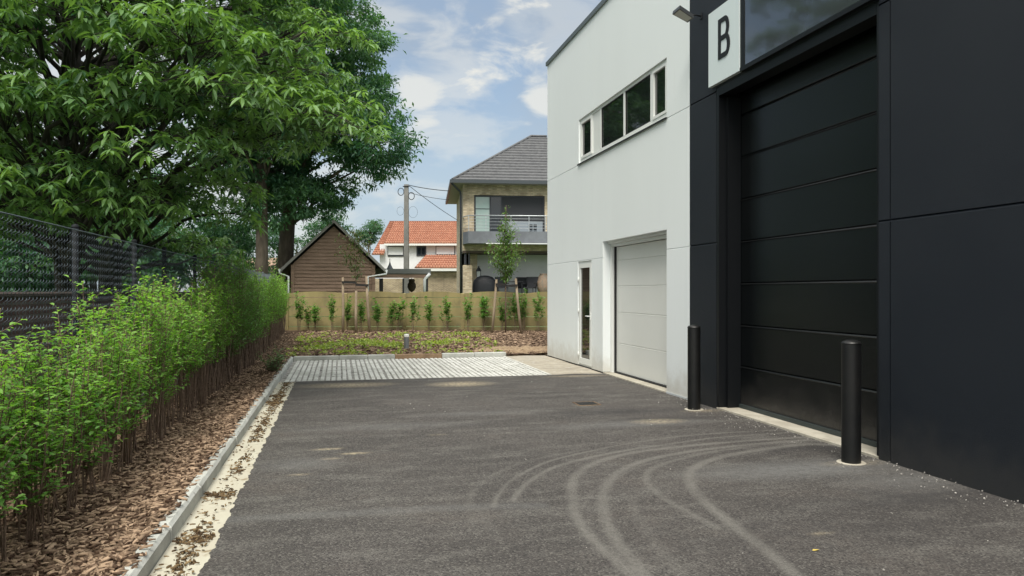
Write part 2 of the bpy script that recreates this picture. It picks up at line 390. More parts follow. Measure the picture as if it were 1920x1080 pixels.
def asphalt_attrs(X, Y):
    x, y = X.ravel(), Y.ravel(); mark = np.zeros_like(x); dust = np.zeros_like(x); sand = np.zeros_like(x); dark = np.zeros_like(x)
    for pts, hw, amp in TR:
        g = [G(a, b) for a, b in catmull(pts, 5)]
        best = np.full_like(x, 9.0); 
        for i in range(len(g) - 1):
            a, b = g[i], g[i + 1]; dx, dy = b.x - a.x, b.y - a.y; l2 = dx * dx + dy * dy + 1e-9
            t = np.clip(((x - a.x) * dx + (y - a.y) * dy) / l2, 0, 1)
            best = np.minimum(best, np.hypot(x - a.x - t * dx, y - a.y - t * dy))
        v = np.clip((hw * 1.3 - best) / (hw * .9), 0, 1) * amp
        if hw > .08: dust = np.maximum(dust, v)
        else: mark = np.maximum(mark, v)
    def blob(arr, px, py, rx, ry, amp):
        g = G(px, py); q = np.sqrt(((x - g.x) / rx) ** 2 + ((y - g.y) / ry) ** 2); np.maximum(arr, np.clip(1.2 - q, 0, 1) * amp, out=arr)
    for a in ((865, 720, .55, .35, 1), (650, 722, .8, .35, .8), (615, 842, .16, .05, 1), (665, 850, .16, .05, .9), (1100, 760, .18, .06, .8), (1235, 790, .35, .18, .7), (1605, 868, .35, .12, .35), (620, 860, .1, .04, .7),
              (1540, 1000, .1, .03, .5), (560, 890, .1, .04, .5), (820, 815, .12, .04, .4), (1320, 770, .3, .12, .5), (1085, 705, .7, .15, .55)): blob(sand, *a)
    for a in ((1500, 880, 1.1, .35, .75), (1180, 795, 1.1, .25, .5), (720, 800, 1.2, .25, .35), (900, 775, 1.0, .2, .35), (560, 870, .4, .3, .4), (1700, 900, .7, .4, .45)): blob(dust, *a)
    for a in ((1160, 772, 1.1, .28, .9), (1250, 785, .8, .2, .7), (1750, 930, 1.3, .3, .8), (1560, 838, .9, .16, .8), (1500, 1000, 1.2, .4, .35)): blob(dark, *a)
    return dict(mark=mark, dust=dust, sand=sand, dark=dark)
_j = rng.uniform(-1, 1, 4000)
def jag(X, Y):
    k = (np.abs(Y) * 9).astype(int) % 4000; k2 = (np.abs(Y) * 31).astype(int) % 4000
    return np.where(X < -.745, _j[k] * .014 + _j[k2] * .008, 0)
sheet('asphalt_yard', axis((-.75, 4.872, 190)), axis((-18, 0, 20), (0, 13.4, 460)), lambda X, Y: X * 0, asphaltmat(), attrs=asphalt_attrs, jag=jag)
MB().box(5.2, 5.3, -18, -17.9, -.04, -.02)

# gutter, kerbs
g = MB(); y = -6.0
while y < 13.3:
    g.box(-1.02, -.70, y, min(y + .995, 13.395), -.05, -.006); y += 1.0
g.build('gutter', GUTT, kind='structure')
k = MB(); y = -6.0; n_ = 0
while y < 17.3:
    e = min(y + .992, 17.39); j = .006 * math.sin(n_ * 2.3); n_ += 1
    k.box(-1.125 + j, -1.02 + j, y, e, -.05, .10 + .004 * math.sin(n_ * 1.7), ch=.022); y += 1.0
k.build('kerb', CONC, kind='structure')
k = MB()
for a, b in ((-1.01, -.02), (-.01, .62), (.63, 1.24), (2.34, 3.1), (3.11, 3.87)): k.box(a, b, 17.40, 17.53, -.05, .10 + .003 * a, ch=.015)
k.build('kerb', CONC, kind='structure')
tag(MB().box(1.25, 2.33, 17.41, 17.50, -.02, .10, ch=.01).build('edging_board', M('board_wood', (.30, .20, .12), .85, c2=(.20, .13, .08), scale=6), origin=None), 'brown wooden board filling the gap in the kerb behind the striped paving', 'board')

# striped paving bay
PAV = M('paver_concrete', (.60, .60, .57), .9, c2=(.45, .45, .42), scale=2.2, bump=.3, bscale=50, c3=(.15, .13, .11), scale3=5, lo3=.58, hi3=.78)
GRAV = M('gravel_fill', (.27, .26, .245), .95, c2=(.42, .41, .385), scale=50, bump=.8, bscale=70, c3=(.06, .055, .045), scale3=12, lo3=.5, hi3=.65)
sheet('paving_bed', axis((-1.02, 4.872, 20)), axis((13.404, 17.40, 12)), lambda X, Y: X * 0 - .012, GRAV)
pv = MB(); x = -.93; kx = 0
while x < 3.74:
    yy = 13.42; cell = 0
    while yy < 17.3:
        L_ = .60
        pv.box(x + .004 * math.sin(kx * 3.1 + cell), x + .068, yy + (.0 if kx % 6 else .0), min(yy + L_ - .02, 17.38), -.05, .004 + .004 * math.sin(kx * 1.3 + cell * 2.1), ch=.006)
        yy += L_; cell += 1
    kx += 1; x += .096 if kx % 6 else .115
pv.build('striped_paving', PAV, kind='structure')
SANDP = M('sandy_paving', (.40, .36, .29), .95, c2=(.30, .27, .22), scale=3, bump=.4, bscale=45, c3=(.48, .46, .42), scale3=8, lo3=.55, hi3=.7)
sheet('sandy_strip', axis((3.86, 4.872, 8)), axis((13.42, 17.75, 20)), lambda X, Y: X * 0 + .003 + .004 * np.sin(X * 7 + Y * 3), SANDP)
MB().box(3.79, 3.85, 13.42, 17.4, -.05, .012, ch=.004).build('edging_strip', M('edging_white', (.6, .6, .57), .9, c2=(.4, .39, .35), scale=6), kind='structure')

# planting beds
def bedz(X, Y):
    return .055 + np.clip((X + 1.35) / .22, 0, 1) * .04 * (Y < 17.4) + .02 * np.sin(X * 3.1 + Y * 1.3) * np.sin(Y * 2.3) + np.clip((Y - 17.5) / 7, 0, 1) * .16
sheet('planting_bed', axis((-2.42, -1.118, 26)), axis((-6, 27, 300)), lambda X, Y: bedz(X, Y) + rng.normal(0, .004, X.shape) + np.clip(-X - 1.6, 0, .4) * .1, SOIL)
sheet('planting_bed', axis((-1.17, 9, 80)), axis((17.52, 27, 90)), lambda X, Y: np.where(depth_of(X, Y) < FD + .4, bedz(X, Y) + rng.normal(0, .008, X.shape), -.2), SOIL)

# bark chips: real curved flakes
def chips(name, xy, zf, size, mat):
    n = len(xy); L_ = rng.uniform(.5, 1.25, n) * size; W = L_ * rng.uniform(.10, .34, n); T = rng.uniform(.003, .008, n)
    a = rng.uniform(0, 2 * np.pi, n); pit = rng.normal(0, .2, n); rol = rng.normal(0, .4, n)
    d = np.stack([np.cos(a) * np.cos(pit), np.sin(a) * np.cos(pit), np.sin(pit)], 1)
    s = np.stack([-np.sin(a) * np.cos(rol), np.cos(a) * np.cos(rol), np.sin(rol)], 1)
    u = np.cross(d, s)
    c = np.stack([xy[:, 0], xy[:, 1], zf(xy[:, 0], xy[:, 1]) + rng.uniform(.004, .03, n)], 1)
    vs = []
    for (l, w, h, t) in ((-.5, -.4, 0, 0), (-.5, .4, 0, 0), (0, .5, .04, 0), (0, -.5, .05, 0), (.5, .3, 0, 0), (.5, -.3, 0, 0)):
        for lift in (0, 1):
            vs.append(c + d * (L_ * l)[:, None] + s * (W * w)[:, None] + u * (L_ * h + T * (1 if lift else -.4))[:, None])
    V = np.stack(vs, 1).reshape(-1, 3); b = np.arange(n)[:, None] * 12
    # index = 2*k + lift
    T_ = lambda k: 2 * k + 1
    B_ = lambda k: 2 * k
    F_ = [(T_(0), T_(3), T_(2), T_(1)), (T_(3), T_(5), T_(4), T_(2)), (B_(0), B_(3), T_(3), T_(0)), (B_(3), B_(5), T_(5), T_(3)), (B_(1), T_(1), T_(2), B_(2)), (B_(2), T_(2), T_(4), B_(4)), (B_(0), T_(0), T_(1), B_(1)), (B_(5), B_(4), T_(4), T_(5))]
    f = [b + np.array(q)[None, :] for q in F_]
    tn = rng.random(n) ** 1.6
    return npmesh(name, V, f, mat, tint=[tn] * len(F_))
CHIP = leafmat('bark_chip', (.05, .028, .018), (.46, .33, .23), rough=.9, trans=0, spec=.15)
def unif(n, x0, x1, y0, y1): return np.stack([rng.uniform(x0, x1, n), rng.uniform(y0, y1, n)], 1)
zb = lambda X, Y: bedz(X, Y) + np.clip(-X - 1.6, 0, .4) * .1
xa = np.concatenate([unif(17000, -2.38, -1.08, 2.8, 9), unif(12000, -2.38, -1.08, 9, 17.6), unif(2500, -2.38, -1.15, -2, 2.8), unif(3500, -2.38, -1.15, 17.6, 25)])
xa[:, 0] += np.where(xa[:, 0] > -1.2, rng.uniform(-.06, .04, len(xa)), 0)
tag(chips('bark_mulch', xa, zb, .062, CHIP), 'reddish brown bark mulch under the hedge along the kerb', 'bark mulch', kind='stuff')
xb = unif(17000, -1.2, 8, 17.55, 27); dd = depth_of(xb[:, 0], xb[:, 1]); xb = xb[dd < FD - .1]
tag(chips('bark_mulch', xb, bedz, .11, CHIP), 'reddish brown bark mulch covering the far bed before the tan fence', 'bark mulch', kind='stuff')
# clay spoil at the front right of the far bed
CLAY = M('clay_soil', (.33, .24, .15), .95, c2=(.22, .15, .09), scale=9, bump=.9, bscale=25)
xs_, ys_ = axis((2.6, 7.5, 70)), axis((17.54, 19.2, 26))
lump = rng.normal(0, 1, (len(ys_), len(xs_)))
sheet('clay_soil', xs_, ys_, lambda X, Y: bedz(X, Y) - .02 + np.clip(1 - ((X - 5.0) / 2.2) ** 2 - ((Y - 18.3) / .75) ** 2, -.3, 1) * .10 + lump * .016, CLAY)

# ---------------------------------------------------------------- foliage
def nrm(v): return v / (np.linalg.norm(v, axis=1, keepdims=True) + 1e-9)
def leaves8(Pb, D, L_, W, droop, tint, fold=.18):
    'curved folded lance-shaped leaves'
    n = len(Pb); U = np.tile([0, 0, 1.0], (n, 1)) + rng.normal(0, .25, (n, 3)); S = nrm(np.cross(D, U)); U = nrm(np.cross(S, D))
    def c(s): return Pb + D * (L_ * s)[:, None] - np.array([0, 0, 1.0]) * (droop * L_ * s * s)[:, None]
    def e(s, w, sg): return c(s) + S * (W * w * sg)[:, None] + U * (W * fold)[:, None]
    V = np.stack([c(0), e(.33, .42, -1), c(.33), e(.33, .42, 1), e(.68, .40, -1), c(.68), e(.68, .40, 1), c(1)], 1).reshape(-1, 3)
    b = np.arange(n)[:, None] * 8
    f = [b + np.array(q)[None, :] for q in ((0, 1, 2), (0, 2, 3), (4, 7, 5), (5, 7, 6))] + [b + np.array(q)[None, :] for q in ((1, 4, 5, 2), (2, 5, 6, 3))]
    return V, f, [tint] * 6
def leaves4(Pb, D, L_, W, tint, fold=.25):
    n = len(Pb); U = rng.normal(0, 1, (n, 3)) * .6 + np.array([0, 0, 1.0]); S = nrm(np.cross(D, U)); U = nrm(np.cross(S, D))
    m = Pb + D * (L_ * .5)[:, None]
    V = np.stack([Pb, m - S * (W * .5)[:, None] + U * (W * fold)[:, None], Pb + D * L_[:, None], m + S * (W * .5)[:, None] + U * (W * fold)[:, None]], 1).reshape(-1, 3)
    b = np.arange(n)[:, None] * 4
    f = [b + np.array(q)[None, :] for q in ((0, 2, 1), (0, 3, 2))]
    return V, f, [tint] * 2
def branch(mb, a, b, r0, r1, sag=.0, wob=.12, n=6, sides=6):
    a, b = Vector(a), Vector(b); L_ = (b - a).length; pts = []; o = Vector((random.gauss(0, 1), random.gauss(0, 1), random.gauss(0, .5))) * wob * L_ * .5
    for i in range(n + 1):
        t = i / n; p = a.lerp(b, t); p = p + Vector((0, 0, 1)) * (sag * L_ * 4 * t * (1 - t)) + o * math.sin(t * math.pi) + Vector((random.gauss(0, .012), random.gauss(0, .012), random.gauss(0, .012))) * L_ * (0 < i < n)
        pts.append(p)
    mb.tube(pts, [r0 + (r1 - r0) * (i / n) for i in range(n + 1)], n=sides, cap=False); return pts
def inpoly(x, y, poly):
    c = False; j = len(poly) - 1
    for i in range(len(poly)):
        if (poly[i][1] > y) != (poly[j][1] > y) and x < (poly[j][0] - poly[i][0]) * (y - poly[i][1]) / (poly[j][1] - poly[i][1]) + poly[i][0]: c = not c
        j = i
    return c
def proj(p):
    d = p[0] * sth + p[1] * cth; r = p[0] * cth - p[1] * sth
    return 960 + F * r / d, HZ - (p[2] - CH) * F / d, d

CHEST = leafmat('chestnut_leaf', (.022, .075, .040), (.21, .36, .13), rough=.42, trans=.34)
FARL = leafmat('far_leaf', (.035, .11, .065), (.16, .30, .14), rough=.5, trans=.35)

def chestnut(base, trunk_pts, trunk_r, sprays, label, leafn, L0):
    root = empty('chestnut_tree', base, 0, label, 'tree', 'leafy chestnut trees behind the mesh fence')
    tm = MB(); base = Vector(base)
    tm.tube([Vector(p) - base for p in trunk_pts], trunk_r, n=12)
    Vs, Fs, Ts, off = [], [[] for _ in range(6)], [[] for _ in range(6)], 0
    for (c, r, tn) in sprays:
        c = Vector(c)
        # limb leaves the trunk lower than the spray
        hz = math.hypot(c.x - trunk_pts[-1][0], c.y - trunk_pts[-1][1])
        zt = max(trunk_pts[1][2], min(trunk_pts[-1][2], c.z - hz * .35 - .2))
        k = 0
        while k < len(trunk_pts) - 2 and trunk_pts[k + 1][2] < zt: k += 1
        a, b = Vector(trunk_pts[k]), Vector(trunk_pts[k + 1]); t = max(0, min(1, (zt - a.z) / max(b.z - a.z, .01))); o = a.lerp(b, t)
        rr = .014 + .008 * (c - o).length
        pts = branch(tm, o - base, c - base, rr, .012, sag=.06, n=7)
        out = Vector((c.x - o.x, c.y - o.y, 0)); out = out.normalized() if out.length > .1 else Vector((1, 0, 0))
        nn = int(leafn * r * r)
        ang = rng.uniform(0, 2 * np.pi, nn); rad = r * np.sqrt(rng.random(nn)); h = rng.normal(0, .13, nn) * r
        cp = np.stack([rad * np.cos(ang), rad * np.sin(ang), h], 1)
        cp[:, 2] -= .30 * (rad / r) ** 2 * r + .12 * (cp[:, 0] * out.x + cp[:, 1] * out.y)
        cp = cp + np.array(c)
        for q in cp[:: 2]:     # twigs
            src = Vector(pts[random.choice((5, 6, 7))]) + base
            tm.tube([src - base, (src.lerp(Vector(q), .5) + Vector((0, 0, .04)) - base), Vector(q) - base], [.009, .006, .004], n=3, cap=False)
        m = 8; N_ = nn * m
        Pb = np.repeat(cp, m, 0) + rng.normal(0, .018, (N_, 3))
        a0 = np.repeat(rng.uniform(0, 6.28, nn), m) + np.tile(np.arange(m) * 2.4, nn) + rng.normal(0, .25, N_)
        el = rng.normal(-.30, .28, N_)
        D = np.stack([np.cos(a0) * np.cos(el), np.sin(a0) * np.cos(el), np.sin(el)], 1)
        LL = rng.uniform(.62, 1.15, N_) * L0; W = LL * rng.uniform(.28, .40, N_)
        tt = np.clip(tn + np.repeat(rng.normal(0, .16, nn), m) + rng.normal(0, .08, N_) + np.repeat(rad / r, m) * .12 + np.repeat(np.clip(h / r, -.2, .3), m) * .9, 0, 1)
        V, f, tl = leaves8(Pb, D, LL, W, rng.uniform(.1, .5, N_), tt)
        V = V - np.array(base)
        Vs.append(V)
        for i in range(6): Fs[i].append(f[i] + off); Ts[i].append(tl[i])
        off += len(V)
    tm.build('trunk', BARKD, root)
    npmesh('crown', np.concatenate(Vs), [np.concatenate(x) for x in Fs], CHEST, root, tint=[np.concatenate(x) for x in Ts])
    return root

CP = [(-260, -330), (600, -330), (600, 0), (612, 80), (640, 150), (640, 215), (560, 235), (500, 270), (440, 310), (420, 350), (380, 372), (300, 380), (200, 385), (100, 385), (0, 395), (-260, 400)]
tA, tB = P(120, 500, 12.8), P(205, 500, 14.8)
tA.z = tB.z = 0
spr = {0: [], 1: []}; tries = 0; cen = []
while tries < 9000 and len(cen) < 175:
    tries += 1
    px, py = random.uniform(-260, 660), random.uniform(-330, 400); d = random.uniform(8.8, 17)
    if not inpoly(px, py, CP): continue
    p = P(px, py, d)
    if p.z > 10.5: continue
    if px > 420 and d < 10.2: continue
    if any(inpoly(px, py, g_) for g_ in ([(85, 30), (225, 30), (225, 160), (85, 140)], [(150, 200), (210, 170), (200, 330), (140, 300)])) and random.random() < .8: continue
    if any((p - q).length < .66 for q in cen): continue
    i = 0 if (Vector((p.x, p.y)) - Vector((tA.x, tA.y))).length < (Vector((p.x, p.y)) - Vector((tB.x, tB.y))).length else 1
    cen.append(p)
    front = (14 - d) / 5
    tn = .30 + .22 * front + random.gauss(0, .1)  # nearer sprays tinted lighter: lit tips put into the leaf colour
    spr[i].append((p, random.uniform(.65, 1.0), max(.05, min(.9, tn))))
# reaching limbs with pale new growth, over the yard
for (px, py, d, r) in ((655, 185, 11.6, .55), (610, 215, 11.4, .6), (560, 150, 11.2, .6), (640, 60, 12.2, .6), (590, 30, 12.5, .65), (520, 250, 11.3, .6), (480, 200, 11, .6), (430, 330, 12, .6), (400, 230, 10.8, .6), (330, 180, 10.2, .6), (250, 190, 10, .55), (60, 150, 9.6, .55), (130, 180, 9.8, .5), (380, 180, 10.5, .5), (440, 400, 12.5, .45)):
    spr[1 if px > 300 else 0].append((P(px, py, d), r, .66))
for (px, py, d, r) in ((-60, 300, 13, .9), (40, 60, 13.5, .8), (-30, 20, 13, .9), (250, 60, 14, .8), (170, 0, 14.5, .8), (120, 200, 15, .7), (230, 120, 15.5, .7), (20, 260, 13.5, .9), (60, 330, 14, .9), (120, 300, 15.5, .8), (-100, 180, 12.5, .9), (0, 380, 15, .8), (30, 200, 15, .8), (260, 360, 15, .8), (400, 450, 17, .6), (360, 440, 16.5, .6), (425, 478, 18, .45), (330, 455, 16, .5), (290, 450, 15.5, .5), (180, 400, 15, .8), (60, 420, 14, .7)):
    spr[1 if px > 150 else 0].append((P(px, py, d), r, .45))
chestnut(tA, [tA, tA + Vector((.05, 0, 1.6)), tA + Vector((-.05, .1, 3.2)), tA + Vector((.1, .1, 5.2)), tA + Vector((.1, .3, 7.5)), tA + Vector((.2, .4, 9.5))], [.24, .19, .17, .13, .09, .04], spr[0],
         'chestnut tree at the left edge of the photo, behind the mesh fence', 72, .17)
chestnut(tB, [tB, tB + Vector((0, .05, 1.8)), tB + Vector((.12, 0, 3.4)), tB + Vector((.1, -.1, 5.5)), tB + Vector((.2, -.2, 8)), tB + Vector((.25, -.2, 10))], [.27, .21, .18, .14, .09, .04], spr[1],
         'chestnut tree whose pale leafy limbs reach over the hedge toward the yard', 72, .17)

def broad(base, top, lobes, r0, label, nleaf, LL0, extra=None, name='tree', group=None, cat='tree', barkm=BARK, lm=None, seed=1):
    root = empty(name, base, 0, label, cat, group)
    base = Vector(base); tm = MB(); top = Vector(top)
    tp = [base.lerp(top, t) + Vector((math.sin(t * 5 + seed) * .12, math.cos(t * 4 + seed) * .1, 0)) for t in (0, .15, .35, .55, .75, 1)]
    tm.tube([p - base for p in tp], [r0 * q for q in (1.15, .95, .8, .6, .38, .1)], n=10)
    Vs, Fs, Ts, off = [], [[], []], [[], []], 0
    for (c, r, tn) in lobes:
        c = Vector(c); zt = max(base.z + (top.z - base.z) * .2, min(top.z, c.z - r * 1.1 - .5)); t = (zt - base.z) / (top.z - base.z)
        o = base.lerp(top, t); 
        branch(tm, o - base, c - base, r0 * .22 * (1.1 - t) + .03, .02, sag=.04, n=6)
        # sub-sprays round the lobe
        ns = 26; u = nrm(rng.normal(0, 1, (ns, 3))); sc = np.array(c) + u * (r * rng.uniform(.35, 1.0, ns) ** .6)[:, None] * np.array([1, 1, .8])
        for q in sc[::3]: branch(tm, c - base, Vector(q) - base, .022, .008, n=3, sides=3)
        nn = int(nleaf * r * r / ns); pick = np.repeat(np.arange(ns), nn); N_ = len(pick)
        Pb = sc[pick] + rng.normal(0, 1, (N_, 3)) * np.array([.30, .30, .13]) * r * .62
        D = nrm(u[pick] * .5 + rng.normal(0, .7, (N_, 3)) + np.array([0, 0, -.35]))
        L_ = rng.uniform(.6, 1.3, N_) * LL0
        tt = np.clip(tn + rng.normal(0, .13, N_) + np.repeat(rng.normal(0, .13, ns), nn), 0, 1)
        V, f, tl = leaves4(Pb, D, L_, L_ * .36, tt); V = V - np.array(base); Vs.append(V)
        for i in range(2): Fs[i].append(f[i] + off); Ts[i].append(tl[i])
        off += len(V)
    tm.build('trunk', barkm, root)
    npmesh('crown', np.concatenate(Vs), [np.concatenate(x) for x in Fs], lm or FARL, root, tint=[np.concatenate(x) for x in Ts])
    return root
def gz(p, dz=0): p = Vector(p); p.z = float(terrain(np.array(p.x), np.array(p.y))) + dz; return p
def lobes_in(poly, n, d0, d1, r0, r1, sep, tn, zmax=18):
    out = []; t = 0
    while len(out) < n and t < 6000:
        t += 1; px, py, d = random.uniform(380, 800), random.uniform(-260, 470), random.uniform(d0, d1)
        if not inpoly(px, py, poly): continue
        p = P(px, py, d)
        if p.z > zmax or any((p - q[0]).length < sep for q in out): continue
        out.append((p, random.uniform(r0, r1), max(0, min(1, tn + random.gauss(0, .1)))))
    return out
PF2 = [(470, -230), (550, -200), (630, -60), (662, 20), (694, 90), (712, 170), (720, 235), (714, 285), (692, 325), (650, 345), (640, 385), (600, 400), (560, 390), (520, 395), (500, 200)]
PF1 = [(400, -250), (560, -240), (600, -60), (600, 100), (590, 230), (560, 300), (540, 380), (480, 400), (430, 400), (400, 380)]
f1, f2 = gz(P(483, 500, 31)), gz(P(537, 500, 33.5))
broad(f1, P(500, -150, 31.5), lobes_in(PF1, 34, 28.5, 33, 1.0, 1.5, 1.35, .3), .27, 'tall tree with a straight bare trunk behind the far end of the fence', 1050, .225, group='tall trees beyond the fence corner', seed=1)
broad(f2, P(570, -160, 34), lobes_in(PF2, 52, 30, 36, 1.0, 1.5, 1.35, .36), .36, 'tall tree with a thick dark trunk beside the wooden shed', 1050, .225, group='tall trees beyond the fence corner', seed=4)
# lower background greenery
def bushtree(px, py, d, r, n, label, tn=.25, name='tree', rp=None):
    b = gz(P(px, 500, d)); c = P(px, py, d)
    lob = [(c + Vector((random.uniform(-1, 1) * r, random.uniform(-.6, .6) * r, random.uniform(-.6, .7) * r)), r * random.uniform(.45, .7), tn) for _ in range(n)]
    return broad(b, c + Vector((0, 0, r * .3)), lob, .16, label, 900, .2, name=name, seed=px)
bushtree(693, 437, 68, 1.3, 8, 'small round tree between the wooden shed and the orange roofed house')
bushtree(60, 440, 26, 2.6, 10, 'distant dark tree at the left edge of the photo, beyond the chestnuts', .15)
bushtree(170, 440, 30, 2.6, 10, 'dark leafy tree behind the brick garden wall, seen between the two chestnut trunks', .15)
bushtree(300, 450, 33, 2.6, 10, 'dark leafy tree behind the brick garden wall, right of the chestnut trunks', .2)
bushtree(318, 490, 29, 1.3, 9, 'leafy bush between the brick garden wall and the bare straight trunk', .2)
bushtree(225, 490, 24, 1.4, 9, 'leafy bush close behind the brick garden wall under the chestnut boughs', .2)
bushtree(400, 470, 38, 2.2, 8, 'low leafy tree seen just above the fence, left of the bare straight trunk', .2)
bushtree(560, 470, 44, 2.0, 8, 'low dark tree half hidden behind the wooden shed roof', .2)
# ---------------------------------------------------------------- hedge
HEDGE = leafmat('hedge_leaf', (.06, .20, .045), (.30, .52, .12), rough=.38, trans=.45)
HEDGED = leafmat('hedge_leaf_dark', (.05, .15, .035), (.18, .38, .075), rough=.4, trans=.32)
def shrub(name, h, w, nst, per, LL0, mat, lo=.3, spread=.16, parent=None):
    'stems and leaves; returns (stem MB, leaf arrays)'
    mb = MB(); Pb, D, tt = [], [], []
    for s in range(nst):
        a = random.uniform(0, 6.28); r = random.uniform(0, .07); bx, by = r * math.cos(a), r * math.sin(a)
        hh = h * random.uniform(.72, 1.08); a2 = random.uniform(0, 6.28); lx, ly = spread * math.cos(a2) * random.uniform(.3, 1), spread * math.sin(a2) * random.uniform(.3, 1)
        pts = [Vector((bx + lx * t + random.gauss(0, .008), by + ly * t + random.gauss(0, .008), hh * t)) for t in (0, .2, .4, .6, .8, 1)]
        mb.tube(pts, [.0062, .0055, .005, .004, .003, .002], n=4, cap=False)
        for k in range(int(3 + 6 * hh)):
            t = random.uniform(lo, .97); i = min(4, int(t * 5)); p = pts[i].lerp(pts[i + 1], t * 5 - i)
            a = random.uniform(0, 6.28); L_ = w * random.uniform(.35, 1.0) * (1.1 - t * .45); q = p + Vector((math.cos(a) * L_, math.sin(a) * L_, L_ * random.uniform(.3, 1.3)))
            mb.tube([p, q], [.003, .0015], n=3, cap=False)
            m = max(3, int(per * L_ / w))
            for j in range(m):
                tq = (j + 1) / m; pp = p.lerp(q, tq); b = random.uniform(0, 6.28)
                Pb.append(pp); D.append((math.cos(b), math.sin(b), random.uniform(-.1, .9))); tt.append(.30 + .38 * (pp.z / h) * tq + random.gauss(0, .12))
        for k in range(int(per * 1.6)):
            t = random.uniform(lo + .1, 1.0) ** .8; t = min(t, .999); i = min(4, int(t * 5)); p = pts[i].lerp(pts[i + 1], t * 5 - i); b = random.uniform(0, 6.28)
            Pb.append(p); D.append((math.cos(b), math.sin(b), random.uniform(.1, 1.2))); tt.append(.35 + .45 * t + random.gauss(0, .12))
    Pb = np.array([tuple(p) for p in Pb]); D = nrm(np.array(D)); n = len(Pb); L_ = rng.uniform(.6, 1.25, n) * LL0
    V, f, tl = leaves8(Pb, D, L_, L_ * .5, rng.uniform(.1, .5, n), np.clip(np.array(tt), 0, 1))
    return mb, V, f, tl
def make_shrub(name, h, w, nst, per, LL0, mat, lo=.3, spread=.16, stemmat=STEM):
    root = empty(name); mb, V, f, tl = shrub(name, h, w, nst, per, LL0, mat, lo, spread)
    mb.build('stem', stemmat, root); npmesh('foliage', V, f, mat, root, tint=tl); return root
def copy_thing(o):
    c = o.copy(); COL.objects.link(c)
    for ch in list(o.children):
        d = ch.copy(); COL.objects.link(d); d.parent = c
    return c
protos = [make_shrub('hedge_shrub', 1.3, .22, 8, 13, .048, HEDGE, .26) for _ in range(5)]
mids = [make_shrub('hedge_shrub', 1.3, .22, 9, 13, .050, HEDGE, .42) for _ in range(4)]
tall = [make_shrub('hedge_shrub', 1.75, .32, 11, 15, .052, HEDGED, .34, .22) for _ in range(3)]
used = set()
def hh(Y): return float(np.interp(Y, [0, 4, 6, 7.5, 9.5, 11.5, 13, 14.5, 17, 21, 26], [1.2, 1.18, 1.2, 1.38, 1.38, 1.5, 1.68, 1.8, 1.62, 1.6, 1.45]))
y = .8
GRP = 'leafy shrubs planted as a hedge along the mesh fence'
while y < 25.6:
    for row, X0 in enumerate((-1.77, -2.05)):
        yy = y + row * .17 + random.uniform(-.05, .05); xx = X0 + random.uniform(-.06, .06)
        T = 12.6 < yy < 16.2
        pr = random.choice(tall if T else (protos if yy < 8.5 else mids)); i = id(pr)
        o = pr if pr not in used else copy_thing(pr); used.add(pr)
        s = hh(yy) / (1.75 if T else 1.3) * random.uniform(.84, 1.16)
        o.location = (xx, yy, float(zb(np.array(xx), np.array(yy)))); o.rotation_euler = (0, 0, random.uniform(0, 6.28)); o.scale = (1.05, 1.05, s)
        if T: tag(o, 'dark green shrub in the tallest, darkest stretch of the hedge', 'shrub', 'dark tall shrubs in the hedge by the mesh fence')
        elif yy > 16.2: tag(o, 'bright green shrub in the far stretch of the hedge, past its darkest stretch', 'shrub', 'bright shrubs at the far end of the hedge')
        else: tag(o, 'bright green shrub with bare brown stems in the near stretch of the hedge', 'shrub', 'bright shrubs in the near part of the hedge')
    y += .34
for pr in protos + tall + mids:
    if pr not in used:
        for ch in list(pr.children): bpy.data.objects.remove(ch)
        bpy.data.objects.remove(pr)
# stake standing in the hedge
st = MB().tube([(0, 0, -.05), (0, 0, .3), (.01, 0, .6)], [.038, .037, .035], n=10)
o = st.build('wooden_stake', STAKED); o.location = (-1.78, 6.95, .06); tag(o, 'round brown wooden stake standing among the bare hedge stems, near the front', 'stake')

# ---------------------------------------------------------------- mesh fence
FX = -2.42
fr = empty('mesh_fence', (FX, 5, 0), 0, 'long anthracite chain link fence with dark posts behind the near hedge', 'fence')
y0, y1, zt, zbm = -1.0, 18.0, 2.14, .28
pit = .07; cols = np.arange(y0, y1, pit); nst = int((zt - zbm) / (pit * .52)); zs = np.linspace(zbm, zt, nst)
Vw, Fw, off = [], [], 0
mid = .5 * (zs[:-1] + zs[1:])
seqz = np.empty(2 * nst - 1); seqz[0::2] = zs; seqz[1::2] = mid
dyv = np.where(np.arange(nst) % 2 == 0, 0, pit * 1.06); seqy = np.empty(2 * nst - 1); seqy[0::2] = dyv; seqy[1::2] = .5 * pit
seqx = np.zeros(2 * nst - 1); seqx[1::2] = np.where(np.arange(nst - 1) % 2 == 0, +.013, -.013)
r = .0028; k3 = np.array([0, 2 * np.pi / 3, 4 * np.pi / 3]); m = len(seqz)
ring = np.stack([np.cos(k3) * r, np.sin(k3) * r * 1.3], 1)
base = np.zeros((m, 3, 3)); base[:, :, 0] = seqx[:, None] + ring[None, :, 0]; base[:, :, 1] = seqy[:, None] + ring[None, :, 1]; base[:, :, 2] = seqz[:, None]
bf = np.concatenate([np.stack([np.arange(m - 1) * 3 + k, np.arange(m - 1) * 3 + (k + 1) % 3, np.arange(m - 1) * 3 + 3 + (k + 1) % 3, np.arange(m - 1) * 3 + 3 + k], 1) for k in range(3)])
allv = (base.reshape(1, -1, 3) + np.stack([rng.normal(0, .0015, len(cols)), cols - 5, rng.normal(0, .003, len(cols))], 1)[:, None, :])
allf = bf[None] + (np.arange(len(cols)) * m * 3)[:, None, None]
npmesh('chain_mesh', allv.reshape(-1, 3), [allf.reshape(-1, 4)], WIREG, fr)
wr = MB()
